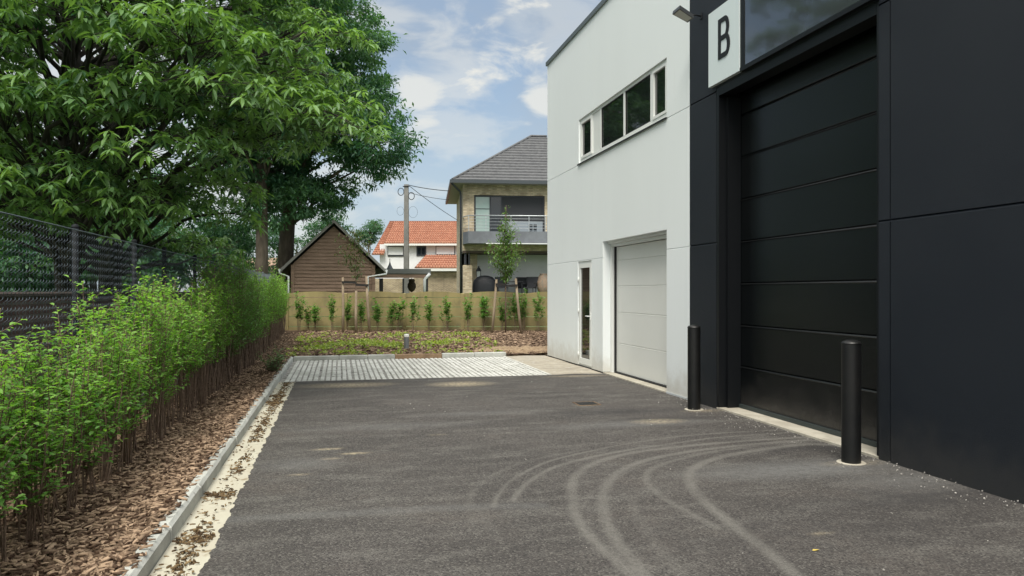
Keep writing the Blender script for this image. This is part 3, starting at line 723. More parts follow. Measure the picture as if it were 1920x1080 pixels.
for z, q_ in ((zt - .01, .006), (1.2, .0035), (.33, .0035)): wr.tube([(0.012, y0 - 5, z), (.012, y1 - 5, z)], q_, n=5)
wr.build('tension_wire', WIREG, fr)
for i, yp in enumerate((-.9, 1.2, 3.4, 5.6, 7.85, 9.94, 11.54, 13.86, 16.1, 17.97)):
    p = MB(); p.tube([(-.03, yp - 5, 0), (-.03, yp - 5, 2.16)], .030, n=12); p.lathe([(.034, 2.16), (.034, 2.175), (.02, 2.19), (0.001, 2.195)], (-.03, yp - 5), 12); p.build('post', POSTG, fr)
br = MB(); br.tube([(-.03, 11.54 - 5 + .55, .1), (-.03, 11.56 - 5, 1.75)], .022, n=8); br.build('brace', POSTG, fr)
bd = MB(); yy = -1.0
while yy < 18: bd.box(-.065, -.02, yy - 5, min(yy + 1.98, 17.98) - 5, -.03, .26, ch=.01); yy += 2.0
bd.build('gravel_board', CONC, fr)
# welded panel fence further on
fw = empty('mesh_fence', (FX, 24, 0), 0, 'pale grey welded mesh fence continuing past the tall dark hedge bushes', 'fence')
wm = MB(); zz = .28
V_, F_, = [], []
for yv in np.arange(18.05, 30.5, .05): wm.box(-.0035, .0035, yv - 24, yv + .006 - 24, .12, 2.15)
for zv in np.arange(.15, 2.16, .2): wm.box(.004, .010, 18.05 - 24, 30.5 - 24, zv, zv + .007)
for zv in (2.0, 1.5, 1.0, .5): wm.box(.010, .016, 18.05 - 24, 30.5 - 24, zv, zv + .02)
wm.build('welded_mesh', WIREL, fw)
for yp in (18.1, 20.6, 23.1, 25.6, 28.1, 30.5): MB().box(-.06, -.005, yp - 24 - .03, yp - 24 + .03, 0, 2.2).build('post', WIREL, fw)

# brick garden wall behind the fence
BRK = brickmat('red_brick', (.12, .066, .062), (.085, .052, .05), (.13, .115, .11))
gw = empty('brick_wall', (-3.3, 12, 0), 0, 'low red brick garden wall seen through the mesh fence', 'wall')
MB().box(-.12, .12, -10, 10, -.05, 1.50).build('wall', BRK, gw)
MB().box(-.16, .16, -10.05, 10.05, 1.502, 1.55, ch=.02).build('coping', M('coping_stone', (.07, .05, .045), .9, c2=(.05, .04, .036), scale=4), gw)

# ---------------------------------------------------------------- concrete panel fence
cf = empty('concrete_fence', P(800, HZ, FD) - Vector((0, 0, CH)), -TH, 'tan concrete panel fence with scalloped top at the back of the far bed', 'fence')
o0 = Q(800, HZ, FD); zb0, zt0 = .17, 1.50
xs = [-960 + 0 + (v - 0) for v in ()]
edges = [(p - 960) / F * FD - o0.x for p in (430, 538, 648, 758, 868, 983, 1093, 1203, 1313, 1420)]
for i in range(len(edges) - 1):
    a, b = edges[i] + .055, edges[i + 1] - .055; pn = MB()
    rows = [zb0 - .1, .36, .70, 1.03, 1.36]
    for j in range(4): pn.box(a, b, -.022, .022, rows[j] + .011, rows[j + 1] - .011)
    n = 14   # scalloped top board
    prev = None
    for k in range(n + 1):
        t = k / n; x = a + (b - a) * t; z = 1.49 + .07 * math.sin(math.pi * t) ** .8
        if prev:
            x0, z0 = prev
            pn.poly([(x0, -.022, 1.366), (x, -.022, 1.366), (x, -.022, z), (x0, -.022, z0)]); pn.poly([(x0, -.022, z0), (x, -.022, z), (x, .022, z), (x0, .022, z0)])
            pn.poly([(x, .022, 1.366), (x0, .022, 1.366), (x0, .022, z0), (x, .022, z)])
        prev = (x, z)
    pn.build('panel', FENCEC, cf)
for e in edges: MB().box(e - .06, e + .06, -.055, .055, -.1, 1.50, ch=.02).build('post', FENCEC, cf)

# ---------------------------------------------------------------- industrial building
WX = 4.86; YF, YN, RZ = 17.28, -14.0, 7.03
bl = empty('industrial_unit', (WX, 9, 0), 0, 'large flat roofed industrial building, half white half anthracite, along the yard', 'building')
def relief(name, ys, zs, typ, mat, slant=True):
    'facade in the plane x=0 (parent space) with recessed cells; typ(yc,zc)->(depth, face?)'
    mb = MB(); ny, nz = len(ys) - 1, len(zs) - 1
    T = [[typ((ys[i] + ys[i + 1]) / 2, (zs[j] + zs[j + 1]) / 2) for j in range(nz)] for i in range(ny)]
    for i in range(ny):
        for j in range(nz):
            d, face = T[i][j]; a, b, c, e = ys[i] - 9, ys[i + 1] - 9, zs[j], zs[j + 1]
            if face:
                if face == 'h': mb.poly([(0, a, c), (0, b, c), (d, b, e), (d, a, e)][::-1])
                else: mb.poly([(d, a, c), (d, b, c), (d, b, e), (d, a, e)][::-1])
            dn = T[i + 1][j][0] if i < ny - 1 else d
            if abs(dn - d) > 1e-6: mb.poly([(d, b, c), (dn, b, c), (dn, b, e), (d, b, e)])
            du = T[i][j + 1][0] if j < nz - 1 else d
            if j < nz - 1 and T[i][j + 1][1] == 'h' and face != 'h': du = d if d == 0 else du
            if abs(du - d) > 1e-6: mb.poly([(d, a, e), (du, a, e), (du, b, e), (d, b, e)])
    return mb.build(name, mat, bl)
J = .016
def inb(v, a, b): return a < v < b
def wt(y, z):
    if inb(y, 10.57, 13.41) and z < 2.5: return (.24, False)
    if inb(y, 14.06, 14.93) and inb(z, .03, 2.18): return (.06, False)
    if inb(y, 10.57, 14.87) and inb(z, 4.21, 5.13): return (.09, False)
    if inb(z, 2.185, 2.185 + J) or inb(z, 4.185, 4.185 + J) and not inb(y, 10.57, 14.87): return (.014, 'h')
    if inb(y, 13.967, 13.973): return (.006, True)
    return (0, True)
yw = sorted([9.8, 10.57, 13.41, 13.967, 13.973, 14.06, 14.87, 14.93, YF]); zw = sorted([.03, 2.18, 2.185, 2.185 + J, 2.5, 4.185, 4.185 + J, 4.21, 5.13, RZ])
relief('wall', yw, zw, wt, WHITE)
JD = .024
def dt(y, z):
    if inb(y, 5.97, 9.03) and z < 4.25: return (.29, False)
    if inb(z, 2.185, 2.185 + JD) or inb(z, 4.185, 4.185 + JD): return (.02, 'h')
    if inb(y, 5.815, 5.83) or inb(y, 9.79, 9.8) or inb(y, 1.815, 1.83) or inb(y, -2.2, -2.185) or inb(y, -6.2, -6.185): return (.016, True)
    return (0, True)
yd = sorted([YN, -6.2, -6.185, -2.2, -2.185, 1.815, 1.83, 5.815, 5.83, 5.97, 9.03, 9.79, 9.8]); zd = sorted([.0, 2.185, 2.185 + JD, 4.185, 4.185 + JD, 4.25, RZ])
relief('wall', yd, zd, dt, DARK)
# other sides and roof (parent space: x' = x-WX, y' = y-9)
sh = MB(); D_ = 14
sh.poly([(0, YF - 9, 0), (D_, YF - 9, 0), (D_, YF - 9, RZ), (0, YF - 9, RZ)][::-1]); sh.poly([(D_, YN - 9, 0), (D_, YF - 9, 0), (D_, YF - 9, RZ), (D_, YN - 9, RZ)])
sh.poly([(0, YN - 9, 0), (D_, YN - 9, 0), (D_, YN - 9, RZ), (0, YN - 9, RZ)]); sh.build('wall', WHITE, bl)
MB().box(.02, D_, YN - 9, YF - 9 - .02, RZ - .15, RZ - .1).build('roof', SEAL, bl)
cp_ = MB(); cp_.box(-.035, .30, 9.8 - 9, YF - 9 + .035, RZ - .06, RZ + .03); cp_.box(.3, D_, YF - 9 - .3, YF - 9 + .035, RZ - .06, RZ + .03); cp_.box(-.035, .30, YN - 9, .797, RZ - .06, RZ + .03)
cp_.build('coping', COPING, bl)
# plinth trims
MB().box(-.012, .05, 9.82 - 9, 10.57 - 9, .002, .028).build('plinth_trim', M('trim_light', (.5, .53, .55), .5), bl)
MB().box(.012, .05, 13.41 - 9, YF - 9 - .02, -.02, .03).build('plinth_trim', SEAL, bl)
# thresholds
MB().box(.002, .24, 10.575 - 9, 13.405 - 9, -.03, .022, ch=.004).build('threshold', CREAM, bl)
MB().box(.002, .29, 5.975 - 9, 9.025 - 9, -.03, .025, ch=.004).build('threshold', CREAM, bl)

def secdoor(x, ya, yb, zs_, mat, gmat, label, depth=.02, th=.011):
    root_ = MB()
    prof = []
    for i in range(len(zs_) - 1):
        a, b = zs_[i], zs_[i + 1]
        prof += [(x + depth * .2, a + .001), (x, a + .006), (x, b - .034), (x - th, b - .025), (x, b - .010), (x + depth, b - .006)]
    for i in range(len(prof) - 1):
        (xa_, za), (xb_, zb_) = prof[i], prof[i + 1]
        root_.poly([(xa_, ya - 9, za), (xa_, yb - 9, za), (xb_, yb - 9, zb_), (xb_, ya - 9, zb_)][::-1])
    # fully closed back
    root_.poly([(x + .05, ya - 9, zs_[0]), (x + .05, yb - 9, zs_[0]), (x + .05, yb - 9, zs_[-1]), (x + .05, ya - 9, zs_[-1])])
    o = root_.build('garage_door', mat, bl); o['label'] = label; return o
# white sectional door
dw = secdoor(.238, 10.62, 13.33, [.045, .59, 1.17, 1.66, 2.14, 2.40], DOORWHT, SEAL, 'white sectional garage door', .010, .002)
g = MB(); g.box(.20, .236, 13.30 - 9, 13.33 - 9, .02, 2.40); g.box(.19, .26, 10.6 - 9, 13.3 - 9, .022, .045); g.build('seal', SEAL, dw)
hd = MB(); hd.box(.10, .235, 10.57 - 9, 13.41 - 9, 2.455, 2.497); hd.box(.16, .235, 10.572 - 9, 13.408 - 9, 2.40, 2.452); hd.box(.15, .236, 13.335 - 9, 13.408 - 9, .024, 2.398); hd.build('door_frame', FRAMEW, bl)
# black sectional door
db = secdoor(.288, 6.02, 8.96, [.06, .58, 1.12, 1.67, 2.22, 2.77, 3.33, 3.88, 4.25], DOORBLK, SEAL, 'black sectional garage door')
g = MB(); g.box(.255, .30, 6.0 - 9, 8.98 - 9, .027, .075); g.build('seal', M('door_rubber', (.03, .04, .04), .5), db)
g = MB(); g.box(.262, .286, 6.10 - 9, 6.24 - 9, .30, .52, ch=.004); g.build('handle', SIGNK, db)
g = MB(); g.box(.250, .261, 6.14 - 9, 6.20 - 9, .45, .475); g.build('handle', M('steel', (.4, .42, .45), .3, metal=.8), db)
fr_ = MB(); fr_.box(.003, .28, 8.965 - 9, 9.027 - 9, .03, 4.245); fr_.box(.10, .284, 8.90 - 9, 8.962 - 9, .028, 4.10); fr_.box(.003, .285, 5.972 - 9, 6.0 - 9, .03, 4.245); fr_.box(.003, .20, 6.003 - 9, 8.96 - 9, 4.13, 4.247); fr_.build('door_frame', BLACKREV, bl)
# ribbon window
wn = empty('window'); wn.parent = bl
def frame_rect(mb, x0, x1, a, b, c, e, w, wb=None):
    wb = wb or w
    mb.box(x0, x1, a, a + w, c, e); mb.box(x0, x1, b - w, b, c, e); mb.box(x0, x1, a + w, b - w, c, c + wb); mb.box(x0, x1, a + w, b - w, e - w, e)
o9 = lambda v: v - 9
fm = MB(); frame_rect(fm, .035, .10, o9(10.572), o9(14.868), 4.212, 5.128, .05, .09)
for a, b in ((11.16, 11.26), (12.37, 12.44), (13.60, 13.66), (14.10, 14.13)): fm.box(.033, .098, o9(a), o9(b), 4.303, 5.077)
fm.build('window_frame', FRAMEW, wn)
for a, b, w_ in ((10.63, 11.158, .04), (14.132, 14.815, .05)):
    sf = MB(); frame_rect(sf, .022, .07, o9(a), o9(b), 4.305, 5.075, w_); sf.build('sash', FRAMEW, wn)
MB().box(.05, .08, o9(13.662), o9(14.098), 4.304, 5.076).build('infill_panel', FRAMEW, wn)
for a, b in ((10.67, 11.12), (11.262, 12.368), (12.442, 13.598), (14.18, 14.765)): MB().box(.055, .065, o9(a), o9(b), 4.306, 5.074).build('pane', GLASS, wn)
for a, b in ((11.262, 12.368), (12.442, 13.598)):
    q = MB(); frame_rect(q, .045, .054, o9(a), o9(b), 4.306, 5.074, .018); q.build('gasket', SEAL, wn)
sl_ = MB(); sl_.box(-.03, .03, o9(10.55), o9(14.9), 4.196, 4.208); sl_.box(-.03, -.027, o9(10.55), o9(14.9), 4.182, 4.195); sl_.build('sill', SIGNK, bl)
# glazed side door
dr = empty('door'); dr.parent = bl
q = MB(); frame_rect(q, .02, .065, o9(14.062), o9(14.928), .032, 2.178, .045, .03); q.build('door_frame', FRAMEW, dr)
q = MB(); frame_rect(q, .008, .06, o9(14.11), o9(14.88), .064, 2.13, .09, .12); q.build('door_leaf', FRAMEW, dr)
MB().box(.03, .04, o9(14.202), o9(14.788), .186, 2.038).build('pane', GLASS, dr)
q = MB(); q.tube([(.005, o9(14.15), 1.06), (-.045, o9(14.15), 1.06), (-.05, o9(14.29), 1.06)], .011, n=8); q.box(-.002, .007, o9(14.13), o9(14.17), .98, 1.14); q.build('handle', FRAMEW, dr)
q = MB()
for z in (.2, 1.1, 1.75): q.tube([(-.005, o9(14.885), z), (-.005, o9(14.885), z + .1)], .012, n=8)
q.build('hinge', FRAMEW, dr)
# glossy fascia panel above the black door
gp = MB(); gp.box(-.04, .0, o9(5.99), o9(8.25), 4.315, 5.25); gp.build('fascia_panel', GLOSS, bl)
MB().box(-.055, -.002, o9(5.95), o9(8.34), 4.262, 4.313).build('fascia_trim', BLACKREV, bl)
MB().box(-.05, -.002, o9(8.252), o9(8.335), 4.315, 5.25).build('fascia_trim', BLACKREV, bl)

# sign with the letter B
sg = empty('unit_sign', (WX, 8.75, 4.27), 0, 'white sign panel with a black letter B beside the glossy fascia', 'sign')
q = MB(); q.box(-.06, -.003, 8.345 - 8.75, 9.13 - 8.75, 0.005, .98); q.build('sign_panel', SIGNW, sg)
# letter, drawn from strokes: y runs away from the viewer so text runs toward -y
def stroke_letter():
    mb = MB(); H_, W_, s = .52, .30, .068; y_l, z0 = .11, .29
    X0, X1 = -.068, -.0605
    def L(u, v): return (y_l - u, z0 + v)
    def rect(u0, u1, v0, v1, X0=-.068, X1=-.0605):
        (a, c), (b, e) = L(u0, v0), L(u1, v1); mb.box(X0, X1, min(a, b), max(a, b), c, e)
    rect(0, s, 0, H_)
    def bowl(v0, v1, w, dx):
        X0, X1 = -.068 - dx, -.0605
        r = (v1 - v0) / 2; cx = w - r * .75; cy = (v0 + v1) / 2
        rect(s - .002, cx, v0, v0 + s * .9, X0); rect(s - .002, cx, v1 - s * .9, v1, X0)
        n = 14
        for i in range(n):
            a0, a1 = -math.pi / 2 + math.pi * i / n, -math.pi / 2 + math.pi * (i + 1) / n
            o_ = [(cx + .75 * r * math.cos(a), cy + r * math.sin(a)) for a in (a0, a1)]; i_ = [(cx + max(.75 * r - s, .01) * math.cos(a), cy + (r - s * .9) * math.sin(a)) for a in (a0, a1)]
            pts = [L(*o_[0]), L(*o_[1]), L(*i_[1]), L(*i_[0])]
            mb.poly([(X0, p[0], p[1]) for p in pts]); mb.poly([(X0, *pts[0]), (X1, *pts[0]), (X1, *pts[1]), (X0, *pts[1])]); mb.poly([(X0, *pts[3]), (X1, *pts[3]), (X1, *pts[2]), (X0, *pts[2])])
    bowl(H_ / 2 - s * .45, H_, W_ * .93, .001); bowl(0, H_ / 2 + s * .45, W_, .002)
    return mb
stroke_letter().build('letter', SIGNK, sg)
# floodlight
ll = empty('wall_lamp', (WX, 9.45, 5.33), 0, 'small grey floodlight on a bracket at the joint of white and dark wall', 'lamp')
q = MB(); q.tube([(0, 0, .02), (-.10, 0, .03), (-.2, 0, .0)], .010, n=8); q.box(-.012, -.001, -.03, .03, -.02, .06); q.build('bracket', SIGNK, ll)
q = MB()
hv = [(-.16, -.09, .0), (-.37, -.11, .10), (-.37, .11, .10), (-.16, .09, .0), (-.16, -.09, -.05), (-.38, -.11, .055), (-.38, .11, .055), (-.16, .09, -.05)]
for f_ in ((0, 1, 2, 3), (7, 6, 5, 4), (0, 4, 5, 1), (1, 5, 6, 2), (2, 6, 7, 3), (3, 7, 4, 0)): q.poly([hv[i] for i in f_])
q.build('housing', M('lamp_grey', (.05, .055, .06), .4), ll)
q = MB(); q.poly([(-.18, -.075, -.044), (-.365, -.09, .045), (-.365, .09, .045), (-.18, .075, -.044)][::-1]); q.build('lens', M('lens', (.45, .47, .45), .2), ll)

# black bollards
def bollard(x, y, label):
    b = empty('bollard', (x, y, 0), 0, label, 'bollard', 'black steel bollards guarding the black door')
    MB().lathe([(.0835, -.02), (.0835, 1.075)], n=32).build('post', POST, b)
    MB().lathe([(.0835, 1.075), (.087, 1.077), (.087, 1.082), (.075, 1.098), (.04, 1.112), (.001, 1.117)], n=32).build('cap', POST, b)
    MB().lathe([(.0838, .003), (.12, .005), (.125, .0)], n=24).build('footing', CREAM, b)
bollard(4.53, 5.92, 'black bollard at the right side of the black door, nearest the camera')
bollard(4.55, 9.05, 'black bollard before the dark pier between the white and black doors')
# drain in the yard
dn = empty('yard_drain', (3.33, 9.84, 0), 0, 'small square drain grate sunk in the asphalt before the white wall', 'drain')
q = MB(); frame_rect(q, 0, 1, 0, 1, 0, 1, .1); q = MB()
q.box(-.16, .16, -.16, -.14, -.01, .006); q.box(-.16, .16, .14, .16, -.01, .006); q.box(-.16, -.14, -.14, .14, -.01, .006); q.box(.14, .16, -.14, .14, -.01, .006); q.build('frame', STAKED, dn)
q = MB(); q.box(-.14, .14, -.14, .14, -.01, .002); 
for i in range(6): q.box(-.12 + i * .045, -.10 + i * .045, -.13, .13, .0025, .006)
q.build('grate', SIGNK, dn)
# low garden light
gl = empty('bollard_light', (1.63, 18.82, .06), 0, 'short grey garden bollard light with white top in the far bed', 'lamp')
MB().lathe([(.062, -.05), (.062, .36)], n=20).build('post', M('grey_post', (.16, .17, .18), .5), gl)
MB().lathe([(.063, .36), (.063, .41), (.05, .43), (.001, .435)], n=20).build('cap', M('white_plastic', (.75, .75, .72), .4), gl)
# fallen leaf, weed, litter
q = MB(); q.poly([(0, 0, .003), (.02, .018, .01), (.055, .012, .004), (.075, 0, .008), (.05, -.016, .012), (.018, -.014, .006)]); o = q.build('fallen_leaf', M('yellow_leaf', (.55, .42, .10), .6)); o.scale = (.65,) * 3; o.location = G(1523, 1033); tag(o, 'small yellow fallen leaf lying alone on the asphalt', 'leaf')
def litter(n, mat):
    cl = [(rng.uniform(2.5, 13.3), rng.uniform(.05, .5)) for _ in range(26)]; pts = []
    for cy, s in cl: 
        m_ = int(n * s); pts.append(np.stack([rng.normal(-.87, .035, m_), rng.normal(cy, s * .8, m_)], 1))
    for cy in (6.05, 5.0, 10.9, 11.6): pts.append(np.stack([rng.uniform(-1.0, -.78, 110), rng.normal(cy, .05, 110)], 1))
    pts.append(np.stack([rng.uniform(-1.01, -.78, 260), rng.uniform(2, 13.3, 260)], 1))
    a = np.concatenate(pts); a = a[(a[:, 1] < 13.3) & (a[:, 0] > -1.01) & (a[:, 0] < -.76)]; return a
LIT = leafmat('leaf_litter', (.05, .032, .02), (.24, .17, .09), rough=.9, trans=0, spec=.1)
tag(chips('leaf_litter', litter(190, LIT), lambda X, Y: X * 0 - .018, .034, LIT), 'brown leaf litter and bits of bark washed along the gutter', 'leaf litter', kind='stuff')
GRIT = leafmat('grit', (.10, .095, .09), (.45, .43, .40), rough=.9, trans=0, spec=.2)
gp_ = np.concatenate([np.stack([4.84 - np.abs(rng.normal(0, .22, 500)), rng.uniform(2.5, 10.2, 500)], 1), np.stack([rng.uniform(-.6, 4.8, 90), rng.uniform(2.5, 13, 90)], 1)])
gp_ = gp_[gp_[:, 0] > -.7]
tag(chips('grit', gp_, lambda X, Y: X * 0 - .004, .013, GRIT), 'loose pale grit scattered on the asphalt, mostly along the dark wall', 'grit', kind='stuff')

def plant(name, loc, h, w, nst, per, L0, mat, label, cat='plant', group=None, lo=.2, spread=.2, kids=True):
    r_ = make_shrub(name, h, w, nst, per, L0, mat, lo, spread); r_.location = loc; tag(r_, label, cat, group); return r_
WEED = leafmat('weed_leaf', (.07, .14, .07), (.20, .32, .17), rough=.5)
plant('weed', (-1.16, 14.0, .08), .36, .20, 16, 9, .05, WEED, 'bushy grey green weed growing over the kerb corner by the striped paving', lo=.02, spread=.24)

# young shrubs in front of the concrete fence
BF = [(578, .85, .55), (592, 1.05, 1.2), (622, 1.2, .5), (651, 1.15, .8), (678, 1.05, .9), (708, 1.1, 1.0), (733, .9, .4), (748, 1.25, 1.7), (775, 1.15, .9), (804, 1.15, .6), (838, 1.15, 1.1), (878, 1.25, .7), (908, 1.42, 1.5), (941, 1.1, .5), (966, 1.25, .9), (982, 1.4, .7), (1008, 1.3, .8), (560, 1.3, 1.0)]
bfp = [make_shrub('young_shrub', 1.2, .19, 6, 11, .095, m_, .36, .17) for m_ in (HEDGED, HEDGED, HEDGED)]
first = set()
for i, (px, h, dens) in enumerate(BF):
    pr = bfp[0] if dens > 1.1 else bfp[1 + (i % 2)]
    o = pr if pr not in first else copy_thing(pr); first.add(pr)
    p = P(px, HZ, FD - .45 - .12 * (i % 3)); o.location = (p.x, p.y, .19); o.rotation_euler = (0, 0, i * 1.7); o.scale = (.75 + .35 * dens, .75 + .35 * dens, h / 1.2)
    tag(o, 'dense dark young shrub standing against the tan fence' if dens > 1.1 else ('thin loose young shrub against the tan fence' if pr is bfp[2] else 'thin dark green young shrub against the tan fence'), 'shrub', 'dense dark young shrubs against the tan fence' if dens > 1.1 else ('loose young shrubs against the tan fence' if pr is bfp[2] else 'thin dark young shrubs against the tan fence'))

# ground cover in the far bed
def groundcover():
    n = 9500; xy = unif(n, -1.2, 4.3, 17.7, 24.3)
    f = np.zeros(n)
    for (px, py, rx, ry, a) in ((600, 655, .55, .7, 1), (640, 650, .5, .9, 1), (655, 662, .4, .4, 1), (690, 648, .6, .9, 1), (725, 650, .55, .8, 1), (570, 645, .4, .9, .7), (815, 648, .5, .8, .8), (850, 645, .4, .7, .7), (760, 636, .9, .8, .45), (880, 634, .8, .7, .5), (600, 632, .9, .8, .5), (960, 634, .9, .6, .35)):
        g = G(px, py, .08); f = np.maximum(f, np.clip(1.25 - np.sqrt(((xy[:, 0] - g.x) / rx) ** 2 + ((xy[:, 1] - g.y) / ry) ** 2), 0, 1) * a)
    keep = rng.random(n) < f ** 1.6 * .75 + .04; xy = xy[keep]; m_ = 7
    Pb = np.repeat(np.stack([xy[:, 0], xy[:, 1], bedz(xy[:, 0], xy[:, 1])], 1), m_, 0); n = len(Pb)
    Pb += rng.normal(0, .035, (n, 3)) * np.array([1, 1, .3]); D = nrm(rng.normal(0, 1, (n, 3)) * np.array([1, 1, .4]) + np.array([0, 0, .75]))
    L_ = rng.uniform(.07, .17, n); V, fc, tl = leaves8(Pb, D, L_, L_ * .38, rng.uniform(.2, .8, n), np.clip(rng.normal(.55, .22, n), 0, 1))
    o = npmesh('ground_cover', V, fc, leafmat('cover_leaf', (.10, .17, .035), (.44, .52, .12), rough=.5), tint=tl)
    tag(o, 'patchy yellow green ground cover spreading over the far mulch bed', 'ground cover', kind='stuff')
groundcover()

# staked young trees
def stake_set(stakes, bars, d, label):
    for i, (a, b, lb) in enumerate(stakes):
        pa, pb = P(a[0], a[1], d), P(b[0], b[1], d); mb = MB(); base = Vector((pa.x, pa.y, .1)); pa.z = .1
        m_ = pa.lerp(pb, .45) + Vector((random.uniform(-.02, .02), 0, 0))
        mb.tube([pa - base, m_ - base, pb - base], [.045, .042, .036], n=8); o = mb.build('wooden_stake', STAKE); o.location = base; tag(o, lb, 'stake', label)
    for (a, b, lb) in bars:
        pa, pb = P(a[0], a[1], d - .06), P(b[0], b[1], d - .06); mb = MB(); mid_ = (pa + pb) / 2; t = (pb - pa).normalized()
        q_ = t.cross(Vector((0, 0, 1))).normalized() * .012
        for s in (-1, 1):
            pass
        z_ = Vector((0, 0, .035)); c8 = [pa - q_ - z_, pb - q_ - z_, pb + q_ - z_, pa + q_ - z_, pa - q_ + z_, pb - q_ + z_, pb + q_ + z_, pa + q_ + z_]
        for f_ in ((3, 2, 1, 0), (4, 5, 6, 7), (0, 1, 5, 4), (1, 2, 6, 5), (2, 3, 7, 6), (3, 0, 4, 7)): mb.poly([c8[i] - mid_ for i in f_])
        o = mb.build('tree_tie', RUBBER); o.location = mid_; tag(o, lb, 'tie', 'dark rubber ties on the staked young trees')
def youngtree(px, d, pts, label, nl, L0, lm, barkm=STEM):
    b = P(px, HZ, d); b.z = .12; root = empty('young_tree', b, 0, label, 'tree'); tm = MB()
    tops = [P(a[0], a[1], d) - b for a in pts['trunk']]; tm.tube([Vector((0, 0, 0))] + tops, [.028] + [.024 * (1 - .75 * (i + 1) / len(tops)) for i in range(len(tops))], n=8)
    Pb, D, tt = [], [], []
    for (a, c, w, k) in pts['crown']:     # (y px, half width px) levels
        for j in range(k):
            s = random.uniform(-1, 1); o_ = P(px + random.uniform(-3, 3), a + 12, d) - b; e = P(px + c + s * w, a - abs(s) * 7 + random.uniform(-5, 5), d + random.uniform(-1, 1) * w / 60) - b
            tm.tube([o_, e], [.007, .003], n=3, cap=False)
            for q_ in range(nl):
                t = random.uniform(.15, 1.05); p = o_.lerp(e, t) + Vector((random.gauss(0, .05), random.gauss(0, .05), random.gauss(0, .05))); Pb.append(tuple(p)); D.append((random.gauss(0, 1), random.gauss(0, 1), random.gauss(-.2, .5))); tt.append(random.gauss(.5, .2))
    Pb = np.array(Pb); n = len(Pb); L_ = rng.uniform(.7, 1.2, n) * L0
    V, f, tl = leaves8(Pb, nrm(np.array(D)), L_, L_ * .5, rng.uniform(.1, .6, n), np.clip(np.array(tt), 0, 1))
    tm.build('trunk', barkm, root); npmesh('crown', V, f, lm, root, tint=tl)
YT2 = leafmat('young_leaf', (.05, .12, .03), (.16, .27, .07), rough=.4)
YT1 = leafmat('young_leaf_dark', (.045, .075, .03), (.11, .15, .06), rough=.45)
youngtree(668, 24.2, dict(trunk=[(667, 560), (667, 510), (666, 470), (664, 430)], crown=[(512, 0, 14, 6), (495, -4, 28, 10), (478, -4, 36, 12), (460, 0, 42, 12), (445, -2, 36, 9), (432, -4, 24, 7)]), 'sparse young tree tied between three stakes before the wooden shed', 13, .085, YT1)
youngtree(948, 24.2, dict(trunk=[(948, 560), (948, 510), (947, 460), (948, 410), (949, 385)], crown=[(516, 0, 12, 12), (504, 0, 26, 20), (490, 0, 40, 26), (475, 0, 44, 26), (462, 0, 34, 20), (448, 0, 24, 16), (436, 3, 21, 14), (424, 3, 18, 11), (412, 1, 8, 4), (396, 1, 4, 2)]), 'bushy green young tree before the brick house, staked on both sides', 12, .09, YT2)
stake_set([((643, 625), (643, 520), 'pale stake left of the sparse young tree by the shed'), ((668, 626), (668, 545), 'middle stake beside the trunk of the sparse young tree by the shed'), ((694, 628), (687, 518), 'leaning stake right of the sparse young tree by the shed')],
          [((641, 529), (668, 530), 'dark rubber tie from the left stake to the sparse young tree'), ((667, 534), (691, 535), 'dark rubber tie from the sparse young tree to the right stake')], 24.0, 'wooden stakes of the young tree by the shed')
stake_set([((922, 628), (931, 524), 'dark leaning stake left of the bushy young tree'), ((978, 625), (967, 522), 'pale leaning stake right of the bushy young tree')],
          [((929, 533), (950, 534), 'dark rubber tie left of the bushy young tree'), ((948, 536), (970, 535), 'dark rubber tie right of the bushy young tree')], 24.0, 'wooden stakes of the young tree by the brick house')

# ---------------------------------------------------------------- houses beyond
class Frame:
    'a thing built in the frame turned with the view, measured in photo pixels at its depth'
    def __init__(s, name, px, d, label, cat, z=None, group=None, rz=0):
        s.d = d; w = P(px, HZ, d); s.z0 = float(terrain(np.array(w.x), np.array(w.y))) if z is None else z; w.z = s.z0
        s.o = Q(px, HZ, d); s.o.z = s.z0; s.root = empty(name, w, -TH + rz, label, cat, group)
    def X(s, px, dd=0): return (px - 960) / F * (s.d) - s.o.x
    def Z(s, py): return CH - (py - HZ) / F * s.d - s.z0
    def bx(s, a, b, y0, y1, t, l, ch=0): m = MB(); m.box(s.X(a), s.X(b), y0, y1, s.Z(l), s.Z(t), ch); return m
WOODD = M('dark_weatherboard', (.22, .145, .105), .85, c2=(.32, .215, .16), scale=3, bump=.3, bscale=20, stretch=(.4, 1, 6), c3=(.13, .085, .065), scale3=5, lo3=.55, hi3=.8)
ROOFD = M('grey_tile', (.13, .132, .138), .75, c2=(.09, .092, .10), scale=5)
MOSS = M('mossy_tile', (.10, .095, .075), .9, c2=(.12, .13, .06), scale=3, bump=.5, bscale=10)
ZINC = M('white_pipe', (.78, .80, .82), .5)
ORANGE = M('orange_tile', (.42, .195, .125), .85, c2=(.35, .155, .10), scale=2.5, c3=(.52, .29, .19), scale3=6, lo3=.5, hi3=.7)
WREND = M('white_render', (.74, .76, .78), .85, c2=(.68, .70, .72), scale=1)
YBRK = brickmat('yellow_brick', (.36, .28, .17), (.24, .18, .11), (.40, .36, .29), bw=.24, bh=.08)
YBRK2 = brickmat('yellow_brick_pale', (.68, .57, .40), (.38, .29, .19), (.42, .38, .30), bw=.24, bh=.08)
DGLASS = M('window_dark', (.015, .02, .028), .08, spec=.8)
DFRAME = M('dark_frame', (.03, .035, .045), .5)

